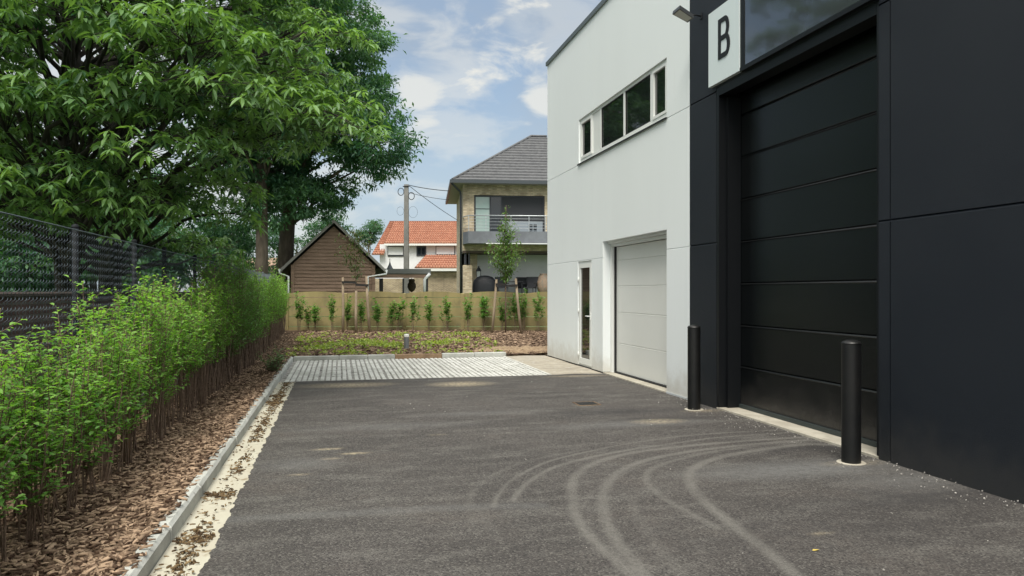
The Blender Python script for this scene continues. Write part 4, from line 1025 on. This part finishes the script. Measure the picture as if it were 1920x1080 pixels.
# timber shed
s = Frame('timber_shed', 625, 33, 'dark weatherboard shed with a steep gable roof behind the tan fence', 'shed', rz=TH)
wl = MB(); zb_, xl, xr, xc = 0, s.X(550), s.X(701), s.X(626); ze, zp = s.Z(497), s.Z(424); nb = 26
zz = 0
def gx(z):   # half width of gable at height z
    if z < ze: return xl, xr
    t = (z - ze) / (zp - ze); return xl + (xc - xl) * t, xr + (xc - xr) * t
hgt = .155
while zz < zp - .02:
    z1_ = min(zz + hgt, zp - .01); a0, b0 = gx(zz); a1, b1 = gx(z1_)
    wl.poly([(a0, -.04, zz), (b0, -.04, zz), (b1, 0, z1_), (a1, 0, z1_)]); wl.poly([(a0, 0, zz), (b0, 0, zz), (b0, -.04, zz), (a0, -.04, zz)]); zz = z1_
wl.poly([(xl, 0, 0), (xl, 5, 0), (xl, 5, ze), (xl, 0, ze)]); wl.poly([(xr, 0, 0), (xr, 5, 0), (xr, 5, ze), (xr, 0, ze)][::-1]); wl.poly([(xl, 5, 0), (xr, 5, 0), (xr, 5, ze), (xc, 5, zp), (xl, 5, ze)])
wl.build('wall', WOODD, s.root)
MB().box(xl - .03, xl + .11, -.06, -.041, 0, ze).build('corner_board', WOODD, s.root); MB().box(xr - .11, xr + .03, -.06, -.041, 0, ze).build('corner_board', WOODD, s.root)
for sg_, mt in ((-1, ROOFD), (1, MOSS)):
    ex = s.X(531) if sg_ < 0 else s.X(721); ez = s.Z(506); px_, pz_ = xc, s.Z(413)
    rf = MB(); nr = 12
    for i in range(nr):
        t0, t1 = i / nr, (i + 1) / nr; a = (ex + (px_ - ex) * t0, ez + (pz_ - ez) * t0); b = (ex + (px_ - ex) * t1, ez + (pz_ - ez) * t1)
        rf.poly([(a[0], -.32, a[1] + .03), (b[0], -.32, b[1]), (b[0], 5.3, b[1]), (a[0], 5.3, a[1] + .03)]); rf.poly([(a[0], -.32, a[1] - .03), (a[0], -.32, a[1] + .03), (a[0], 5.3, a[1] + .03), (a[0], 5.3, a[1] - .03)])
    rf.poly([(ex, -.32, ez - .06), (px_, -.32, pz_ - .06), (px_, 5.3, pz_ - .06), (ex, 5.3, ez - .06)]); rf.build('roof', mt, s.root)
    vb = MB(); vb.poly([(ex, -.34, ez - .12), (px_, -.34, pz_ - .14), (px_, -.34, pz_ + .01), (ex, -.34, ez + .03)]); vb.poly([(ex, -.34, ez - .12), (ex, -.31, ez - .12), (px_, -.31, pz_ - .14), (px_, -.34, pz_ - .14)]); vb.build('verge_board', M('verge', (.26, .25, .235), .8), s.root)
    gt = MB(); gxx = ex - .04 * sg_ * -1; gt.tube([(gxx, -.36, ez - .03), (gxx, 5.2, ez - .03)], .055, n=10); gt.build('gutter_pipe', ZINC, s.root)
    pp = MB(); o1 = (xl - .12) if sg_ < 0 else (xr - .30)
    pp.tube([(gxx, -.33, ez - .05), (gxx, -.33, ez - .17), (o1, -.33, ez - .30), (o1, -.33, -.2)], .042, n=10); pp.build('downpipe', ZINC, s.root)
MB().box(s.X(631), s.X(646), -.06, -.026, s.Z(475), s.Z(468)).build('vent', WOODD, s.root)
# carport lean-to
s = Frame('carport', 757, 35, 'low dark timber carport with flat roof beside the shed', 'carport', rz=TH)
q = s.bx(704, 808, 0, 3.5, 504, 513); q.build('roof', M('felt_roof', (.16, .165, .16), .8), s.root)
s.bx(700, 806, .03, .12, 514.5, 521).build('fascia_beam', WOODD, s.root)
for a, b in ((712, 719), (755, 758), (799, 803)): s.bx(a, b, .05, .17, 522, 560).build('post', M('dark_post', (.03, .03, .03), .7), s.root)
q = MB(); q.tube([(s.X(806), -.03, s.Z(513)), (s.X(800), -.03, s.Z(519)), (s.X(796), -.03, s.Z(524)), (s.X(796), -.03, s.Z(560))], .07, n=10); q.build('downpipe', ZINC, s.root)
hb = Frame('hanging_lamp', 772, 36, 'brown woven lamp hanging under the carport roof', 'lamp', z=0)
q = MB(); zt_ = hb.Z(521); q.lathe([(.012, zt_ + .02), (.012, zt_ - .05), (.13, zt_ - .06), (.16, zt_ - .14), (.13, zt_ - .2), (.2, zt_ - .3), (.21, zt_ - .45), (.14, zt_ - .6), (.03, zt_ - .68), (.001, zt_ - .7)], n=14); q.build('lamp_shade', M('wicker', (.10, .07, .045), .9, c2=(.04, .03, .02), scale=20), hb.root)
# orange roofed house
s = Frame('white_house', 790, 60, 'white house with orange tiled roof and shuttered windows beyond the carport', 'house', z=1.2)
s.bx(712, 900, 0, 8, 458, 560).build('wall', WREND, s.root)
def tiled(a_b, a_t, b_b, b_t, yb_, yt, py_b, py_t, nrow, mat, parent, ncol=40, cd=None):
    m_ = MB(); zb__, zt__ = s.Z(py_b), s.Z(py_t)
    for i in range(nrow):
        t0, t1 = i / nrow, (i + 1) / nrow
        for j in range(ncol):
            u0, u1, um = j / ncol, (j + 1) / ncol, (j + .5) / ncol
            def pt(t, u, lift):
                xa_, xb_ = s.X(a_b) + (s.X(a_t) - s.X(a_b)) * t, s.X(b_b) + (s.X(b_t) - s.X(b_b)) * t
                return (xa_ + (xb_ - xa_) * u, yb_ + (yt - yb_) * t - lift * .5, zb__ + (zt__ - zb__) * t + lift)
            m_.poly([pt(t0, u0, .05), pt(t0, um, .14), pt(t1, um, .08), pt(t1, u0, 0)]); m_.poly([pt(t0, um, .14), pt(t0, u1, .05), pt(t1, u1, 0), pt(t1, um, .08)])
            m_.poly([pt(t0, u0, .05), pt(t0, u0, -.03), pt(t0, um, -.03), pt(t0, um, .14)]); m_.poly([pt(t0, um, .14), pt(t0, um, -.03), pt(t0, u1, -.03), pt(t0, u1, .05)])
    return m_.build('roof', mat, parent)
tiled(722, 724, 905, 905, -.4, 3.8, 457, 408, 12, ORANGE, s.root, 42)
tiled(699, 716, 722, 724, -.5, 3.75, 478, 409, 16, ORANGE, s.root, 5)
MB().box(s.X(716), s.X(905), 3.7, 4.0, s.Z(411), s.Z(406)).build('ridge', M('ridge_tile', (.22, .09, .055), .8), s.root)
q = MB(); q.poly([(s.X(716), 3.8, s.Z(409)), (s.X(905), 3.8, s.Z(409)), (s.X(905), 8.2, s.Z(460)), (s.X(705), 8.2, s.Z(460))]); q.build('roof', ORANGE, s.root)
s.bx(722, 900, -.5, -.36, 457.5, 461).build('fascia_board', FRAMEW, s.root)
for a, b, t, l, kind_ in ((727, 757, 462, 481, 's'), (781, 799, 462, 480, 'd'), (817, 853, 461, 480, 's')):
    fr2 = s.bx(a, b, -.06, -.002, t, l).build('window', DFRAME, s.root)
    if kind_ == 's': s.bx(a + 1.2, b - 1.2, -.09, -.062, t + 1, l - 3.2).build('shutter', WREND, fr2)
    else:
        s.bx(a + 2.5, (a + b) / 2 - 1.2, -.075, -.062, t + 3, l - 3).build('pane', DGLASS, fr2); s.bx((a + b) / 2 + 1.2, b - 2.5, -.075, -.062, t + 3, l - 3).build('pane', DGLASS, fr2)
s.bx(786, 900, -3.2, -.1, 507, 560).build('wall', YBRK, s.root)
tiled(788, 799, 905, 905, -3.5, -.2, 505, 479, 6, ORANGE, s.root, 24)
s.bx(800, 900, -3.62, -3.5, 506, 510.5).build('fascia_board', FRAMEW, s.root)
s.bx(700, 786, -2.0, -.1, 523, 560).build('wall', YBRK, s.root)
# utility pole and cables
up = Frame('utility_pole', 762, 45, 'tall grey concrete utility pole rising between shed and brick house', 'pole')
q = MB(); zt_ = up.Z(346); q.box(-.16, .16, -.14, .14, -.1, zt_); q.v = [(x * (1 if z < 1 else .78), y * (1 if z < 1 else .78), z) for x, y, z in q.v]; q.build('pole', M('pole_concrete', (.20, .20, .19), .9, c2=(.27, .265, .25), scale=2), up.root)
for (zc, rr, sgn) in ((368, .22, 1), (360, .22, -1), (398, .34, 1), (396, .26, -1)):
    q = MB(); c = (sgn * (.14 + rr * .8), -.1, up.Z(zc)); n = 16; q.tube([(c[0] + rr * .8 * math.cos(a), c[1], c[2] + rr * math.sin(a)) for a in [2 * math.pi * i / n for i in range(n + 1)]], .022 if zc < 380 else .007, n=5, cap=False); q.build('cable_coil', RUBBER, up.root)
q = MB(); q.tube([(-.2, -.12, up.Z(350)), (.2, -.12, up.Z(350))], .03, n=6); q.build('hook', RUBBER, up.root)
def cable(a, b, sag, r_, lb):
    a, b = Vector(a), Vector(b); m_ = a; pts = [a.lerp(b, t) - Vector((0, 0, sag * 4 * t * (1 - t))) - m_ for t in [i / 10 for i in range(11)]]
    q = MB(); q.tube(pts, r_, n=5); o = q.build('overhead_cable', RUBBER); o.location = m_; tag(o, lb, 'cable', 'cables from the utility pole')
cable(P(766, 347, 44.8), P(842, 358, 42), .05, .022, 'topmost thick cable from the pole to the brick house eave')
cable(P(766, 361, 44.8), P(842, 375, 43), .05, .014, 'second cable from the top, running nearly level from the pole')
cable(P(768, 349, 44.8), P(870, 420, 50), .1, .017, 'cable slanting steeply down from the pole toward the orange roof')
q = Frame('garden_finial', 731, 37, 'small pointed metal spire standing on the carport roof', 'ornament', z=0)
m_ = MB(); zz = q.Z(504); m_.lathe([(.16, zz - .02), (.15, zz + .02), (.06, zz + .2), (.02, zz + .35), (.012, zz + .42), (.03, zz + .44), (.012, zz + .46), (.001, zz + .6)], n=12); m_.build('spire', M('spire', (.10, .11, .12), .6), q.root)

# brick house on the right
HD = 42.0; rz = R(6.5)
h = Frame('brick_house', 868, HD, 'yellow brick house with grey hipped roof and balcony, partly hidden by the white wall', 'house', rz=rz)
s = h; X_, Z_ = s.X, s.Z; gl0 = Z_(547)
W_, DP = 10.0, 9.0; ZE = Z_(345)
# upper storey walls with the window opening, recessed ground floor behind
wl = MB()
wa, wb_, wt_, wl_ = X_(889), X_(1023), Z_(365), Z_(438)
zfl = Z_(470)
def quadf(m, a, b, c, e, y=0): m.poly([(a, y, c), (b, y, c), (b, y, e), (a, y, e)])
quadf(wl, 0, wa, zfl, ZE); quadf(wl, wa, wb_, wt_, ZE); quadf(wl, wa, wb_, zfl, wl_); quadf(wl, wb_, W_, zfl, ZE)
wl.poly([(0, 0, zfl), (0, DP, zfl), (0, DP, ZE), (0, 0, ZE)][::-1]); wl.poly([(0, 1.6, -.5), (0, DP, -.5), (0, DP, zfl), (0, 1.6, zfl)][::-1]); wl.poly([(W_, 0, -.5), (W_, DP, -.5), (W_, DP, ZE), (W_, 0, ZE)]); wl.poly([(0, DP, -.5), (W_, DP, -.5), (W_, DP, ZE), (0, DP, ZE)][::-1])
for pts in ([(wa, 0, wl_), (wa, .2, wl_), (wa, .2, wt_), (wa, 0, wt_)], [(wa, 0, wt_), (wb_, 0, wt_), (wb_, .2, wt_), (wa, .2, wt_)]): wl.poly(pts)
wl.build('wall', YBRK2, s.root)
MB().box(0, .52, 0, .5, -.5, Z_(497)).build('pillar', YBRK2, s.root)
MB().box(.08, .2, .1, .25, Z_(496), zfl).build('pillar', DFRAME, s.root); MB().box(.32, .4, .1, .25, Z_(496), zfl).build('pillar', DFRAME, s.root)
MB().box(.02, W_, .02, 2.0, zfl - .12, zfl - .001).build('soffit', M('soffit_wood', (.10, .075, .06), .8), s.root)
MB().box(.52, W_, 1.9, 2.0, -.5, zfl - .13).build('wall', WREND, s.root)
MB().box(.45, .9, 1.4, 1.89, -.5, zfl - .13).build('wall', YBRK2, s.root)
wn = MB(); 
def fr_x(mb, a, b, c, e, y0_, y1_, w):
    mb.box(a, a + w, y0_, y1_, c, e); mb.box(b - w, b, y0_, y1_, c, e); mb.box(a + w, b - w, y0_, y1_, c, c + w); mb.box(a + w, b - w, y0_, y1_, e - w, e)
fr_x(wn, wa + .002, wb_ - .002, wl_ + .002, wt_ - .002, .08, .16, .09); wn.box(X_(918.5), X_(921), .075, .155, wl_ + .095, wt_ - .095); wn.box(X_(940), X_(942), .075, .155, wl_ + .095, wt_ - .095)
wn = wn.build('window', DFRAME, s.root)
MB().box(wa + .095, X_(918.3), .12, .14, wl_ + .095, wt_ - .095).build('pane', M('pale_curtain_glass', (.30, .42, .40), .12, c2=(.36, .46, .44), scale=1.5, spec=.8), wn)
MB().box(X_(921.2), X_(939.8), .12, .14, wl_ + .095, wt_ - .095).build('pane', DGLASS, wn)
MB().box(X_(942.2), wb_ - .095, .12, .14, Z_(413), wt_ - .095).build('roller_screen', M('screen_fabric', (.035, .038, .045), .8), wn)
MB().box(X_(942.2), wb_ - .095, .125, .145, wl_ + .095, Z_(413.4)).build('pane', M('pale_reflection_glass', (.26, .30, .34), .15, spec=.8), wn)
q = MB()
for i in range(2):
    for j in range(3): q.box(X_(994 + i * 8), X_(1000.5 + i * 8), .115, .1245, Z_(437 - j * 6.5) , Z_(432 - j * 6.5))
q.build('pane', DGLASS, wn)  # reflected window drawn as dark squares on the pale pane
MB().box(wa + .095, X_(918.3), .112, .118, Z_(391.5), Z_(390)).build('glazing_bar', DFRAME, wn)
# hipped roof in courses
ov = .62; A = [(-ov, -ov), (W_ + ov, -ov), (W_ + ov, DP + ov), (-ov, DP + ov)]; pitch = .70; rise = (DP / 2 + ov) * pitch; nr = 17; z0 = ZE + .10
rf = MB()
for i in range(nr):
    t0, t1 = i / nr, (i + 1) / nr
    def ring(t, dz): 
        k_ = (DP / 2 + ov) * t; return [(-ov + k_, -ov + k_, z0 + rise * t + dz), (W_ + ov - k_, -ov + k_, z0 + rise * t + dz), (W_ + ov - k_, DP + ov - k_, z0 + rise * t + dz), (-ov + k_, DP + ov - k_, z0 + rise * t + dz)]
    a, b = ring(t0, .10), ring(t1, 0); c = ring(t0, -.01)
    for e in range(4): rf.poly([a[e], a[(e + 1) % 4], b[(e + 1) % 4], b[e]]); rf.poly([c[e], c[(e + 1) % 4], a[(e + 1) % 4], a[e]])
rf.build('roof', ROOFD, s.root)
pk = (-ov + DP / 2 + ov, -ov + DP / 2 + ov, z0 + rise)
q = MB(); q.tube([(-ov, -ov, z0 + .06), (pk[0], pk[1], pk[2] + .06)], .075, n=6); q.tube([(-ov, DP + ov, z0 + .06), (pk[0], pk[1], pk[2] + .06)], .075, n=6); q.tube([(pk[0], pk[1], pk[2] + .06), (W_ - DP / 2, pk[1], pk[2] + .06)], .075, n=6); q.build('hip_tiles', ROOFD, s.root)
q = MB(); q.box(-ov, W_ + ov, -ov, DP + ov, ZE - .02, ZE + .02); q.build('soffit', M('soffit_grey', (.32, .31, .29), .8), s.root)
q = MB(); q.box(-ov - .12, W_ + ov, -ov - .13, -ov - .001, ZE - .04, ZE + .15); q.box(-ov - .13, -ov - .002, -ov + .001, DP + ov, ZE - .04, ZE + .15); q.build('gutter_pipe', M('anthracite_gutter', (.055, .065, .075), .45), s.root)
q = MB(); q.tube([(-ov - .05, -ov - .04, ZE - .04), (-.14, -.05, ZE - .45), (-.12, -.05, ZE - .7), (-.12, -.05, -.5)], .055, n=8); q.build('downpipe', DFRAME, s.root)
# balcony
bz1, bz0 = Z_(436), Z_(458)
q = MB(); q.poly([(0, -.02, bz0), (.25, -1.0, bz0), (W_, -1.35, bz0), (W_, -.02, bz0)]); q.poly([(0, -.02, bz1), (.25, -1.0, bz1), (W_, -1.35, bz1), (W_, -.02, bz1)]); q.poly([(0, -.02, bz0), (.25, -1.0, bz0), (.25, -1.0, bz1), (0, -.02, bz1)])
q.poly([(.25, -1.0, bz0), (W_, -1.35, bz0), (W_, -1.35, bz1), (.25, -1.0, bz1)])
bal = q.build('balcony', M('balcony_steel', (.17, .185, .21), .5, c2=(.13, .14, .16), scale=1.5), s.root)
q = MB(); q.box(1.2, W_, -1.36, -1.20, bz0 - .05, bz0 - .002); q.build('trim', ZINC, bal)
q = MB(); rl = [(0.0, -.03), (.27, -.98), (W_, -1.33)]
zt_ = Z_(407)
q.tube([(a, b, zt_) for a, b in rl], .03, n=6)
for k_ in range(1, 5): q.tube([(a, b, bz1 + (zt_ - bz1) * k_ / 5) for a, b in rl], .011, n=4)
for t in (0.0, .35, .62, .9): pass
for xx in (.27, 1.22, 2.6, 3.6, 4.50, 4.62, 6, 8): yv = -.98 - (.35) * (xx - .27) / (W_ - .27); q.box(xx - .02, xx + .02, yv - .02, yv + .02, bz1, zt_)
q.build('railing', M('galvanised', (.42, .45, .48), .35, metal=.5), bal)
# terrace furniture
def on_terrace(name, px, dd, label, cat, group=None):
    f_ = Frame(name, px, HD + dd, label, cat, group=group, z=1.38); return f_
f_ = on_terrace('barbecue', 909, .6, 'barbecue under a black cover on the brick house terrace', 'barbecue')
q = MB(); q.lathe([(.70, 0), (.72, .3), (.70, .55), (.62, .82), (.45, 1.0), (.22, 1.08), (.001, 1.1)], n=18); q.v = [(x + .05 * math.sin(6 * math.atan2(y, x)) * (1 - z / 1.2), y * .5, z) for x, y, z in q.v]; q.build('cover', M('black_cover', (.012, .014, .02), .6, bump=.6, bscale=5), f_.root)
f_ = on_terrace('lantern', 897.5, .9, 'tall white and black garden lantern beside the covered barbecue', 'lantern')
zl = f_.Z(525); q = MB(); q.box(-.13, .13, -.13, .13, zl, zl + .05); q.box(-.14, .14, -.14, .14, zl + .5, zl + .54)
for a in (-.12, .10):
    for b in (-.12, .10): q.box(a, a + .02, b, b + .02, zl + .05, zl + .5)
q.lathe([(.16, zl + .54), (.09, zl + .66), (.04, zl + .72), (.04, zl + .78), (.001, zl + .82)], n=4); q.build('frame', DFRAME, f_.root)
q = MB(); q.box(-.1, .1, -.1, .1, zl + .05, zl + .49); q.build('glass', M('lantern_glass', (.6, .64, .64), .3), f_.root)
q = MB(); q.box(-.16, .16, -.16, .16, 0, zl); q.build('pedestal', YBRK2, f_.root)
WICK = M('dark_wicker', (.018, .02, .026), .7, bump=.5, bscale=30)
for i, (px, dd, tw, lb) in enumerate(((942, .3, .2, 'dark wicker chair right of the covered barbecue'), (978, 1.3, -.1, 'dark wicker chair half hidden behind the terrace table'), (994, .2, -.4, 'dark wicker chair nearest the white building on the terrace'))):
    f_ = on_terrace('garden_chair', px, dd, lb, 'chair', 'dark chairs on the brick house terrace'); f_.root.rotation_euler.z += tw
    MB().box(-.29, .29, -.28, .26, .36, .44).build('seat', WICK, f_.root)
    q = MB(); q.poly([(-.28, .24, .44), (.28, .24, .44), (.36, .36, 1.02), (-.36, .36, 1.02)]); q.poly([(-.28, .29, .44), (.28, .29, .44), (.36, .42, 1.02), (-.36, .42, 1.02)][::-1]); q.poly([(-.36, .36, 1.02), (.36, .36, 1.02), (.36, .42, 1.02), (-.36, .42, 1.02)])
    q.poly([(-.28, .24, .44), (-.36, .36, 1.02), (-.36, .42, 1.02), (-.28, .29, .44)]); q.poly([(.28, .24, .44), (.28, .29, .44), (.36, .42, 1.02), (.36, .36, 1.02)]); q.build('backrest', WICK, f_.root)
    for sx in (-.33, .29): MB().box(sx, sx + .045, -.26, .3, .62, .67).build('armrest', WICK, f_.root)
    for sx in (-.28, .24):
        for sy in (-.26, .2): MB().box(sx, sx + .04, sy, sy + .04, 0, .36).build('leg', WICK, f_.root)
f_ = on_terrace('garden_table', 963, .7, 'dark table between the wicker chairs on the terrace', 'table')
MB().box(-.55, .55, -.4, .4, .72, .76).build('tabletop', WICK, f_.root)
for sx in (-.5, .45):
    for sy in (-.35, .3): MB().box(sx, sx + .05, sy, sy + .05, 0, .72).build('leg', WICK, f_.root)
f_ = on_terrace('planter', 1019, .5, 'large round mottled terracotta planter beside the white building corner', 'planter')
q = MB(); q.lathe([(.18, 0), (.30, .15), (.38, .45), (.38, .75), (.28, 1.05), (.20, 1.15), (.24, 1.2), (.2, 1.2)], n=20); q.build('pot', M('mottled_terracotta', (.36, .24, .17), .85, c2=(.22, .20, .16), scale=9), f_.root)
# distant house at the left
s = Frame('distant_house', 480, 62, 'distant house with tan roof glimpsed between the tall tree trunks', 'house', z=.9)
s.bx(445, 520, 0, 6, 502, 560).build('wall', YBRK, s.root)
q = MB(); q.poly([(s.X(440), -.3, s.Z(504)), (s.X(526), -.3, s.Z(504)), (s.X(516), 3, s.Z(480)), (s.X(450), 3, s.Z(480))]); q.poly([(s.X(450), 3, s.Z(480)), (s.X(516), 3, s.Z(480)), (s.X(526), 6.3, s.Z(504)), (s.X(440), 6.3, s.Z(504))]); q.poly([(s.X(440), -.3, s.Z(504)), (s.X(450), 3, s.Z(480)), (s.X(440), 6.3, s.Z(504))]); q.poly([(s.X(526), -.3, s.Z(504)), (s.X(516), 3, s.Z(480)), (s.X(526), 6.3, s.Z(504))]); q.build('roof', M('tan_roof', (.30, .20, .14), .85), s.root)
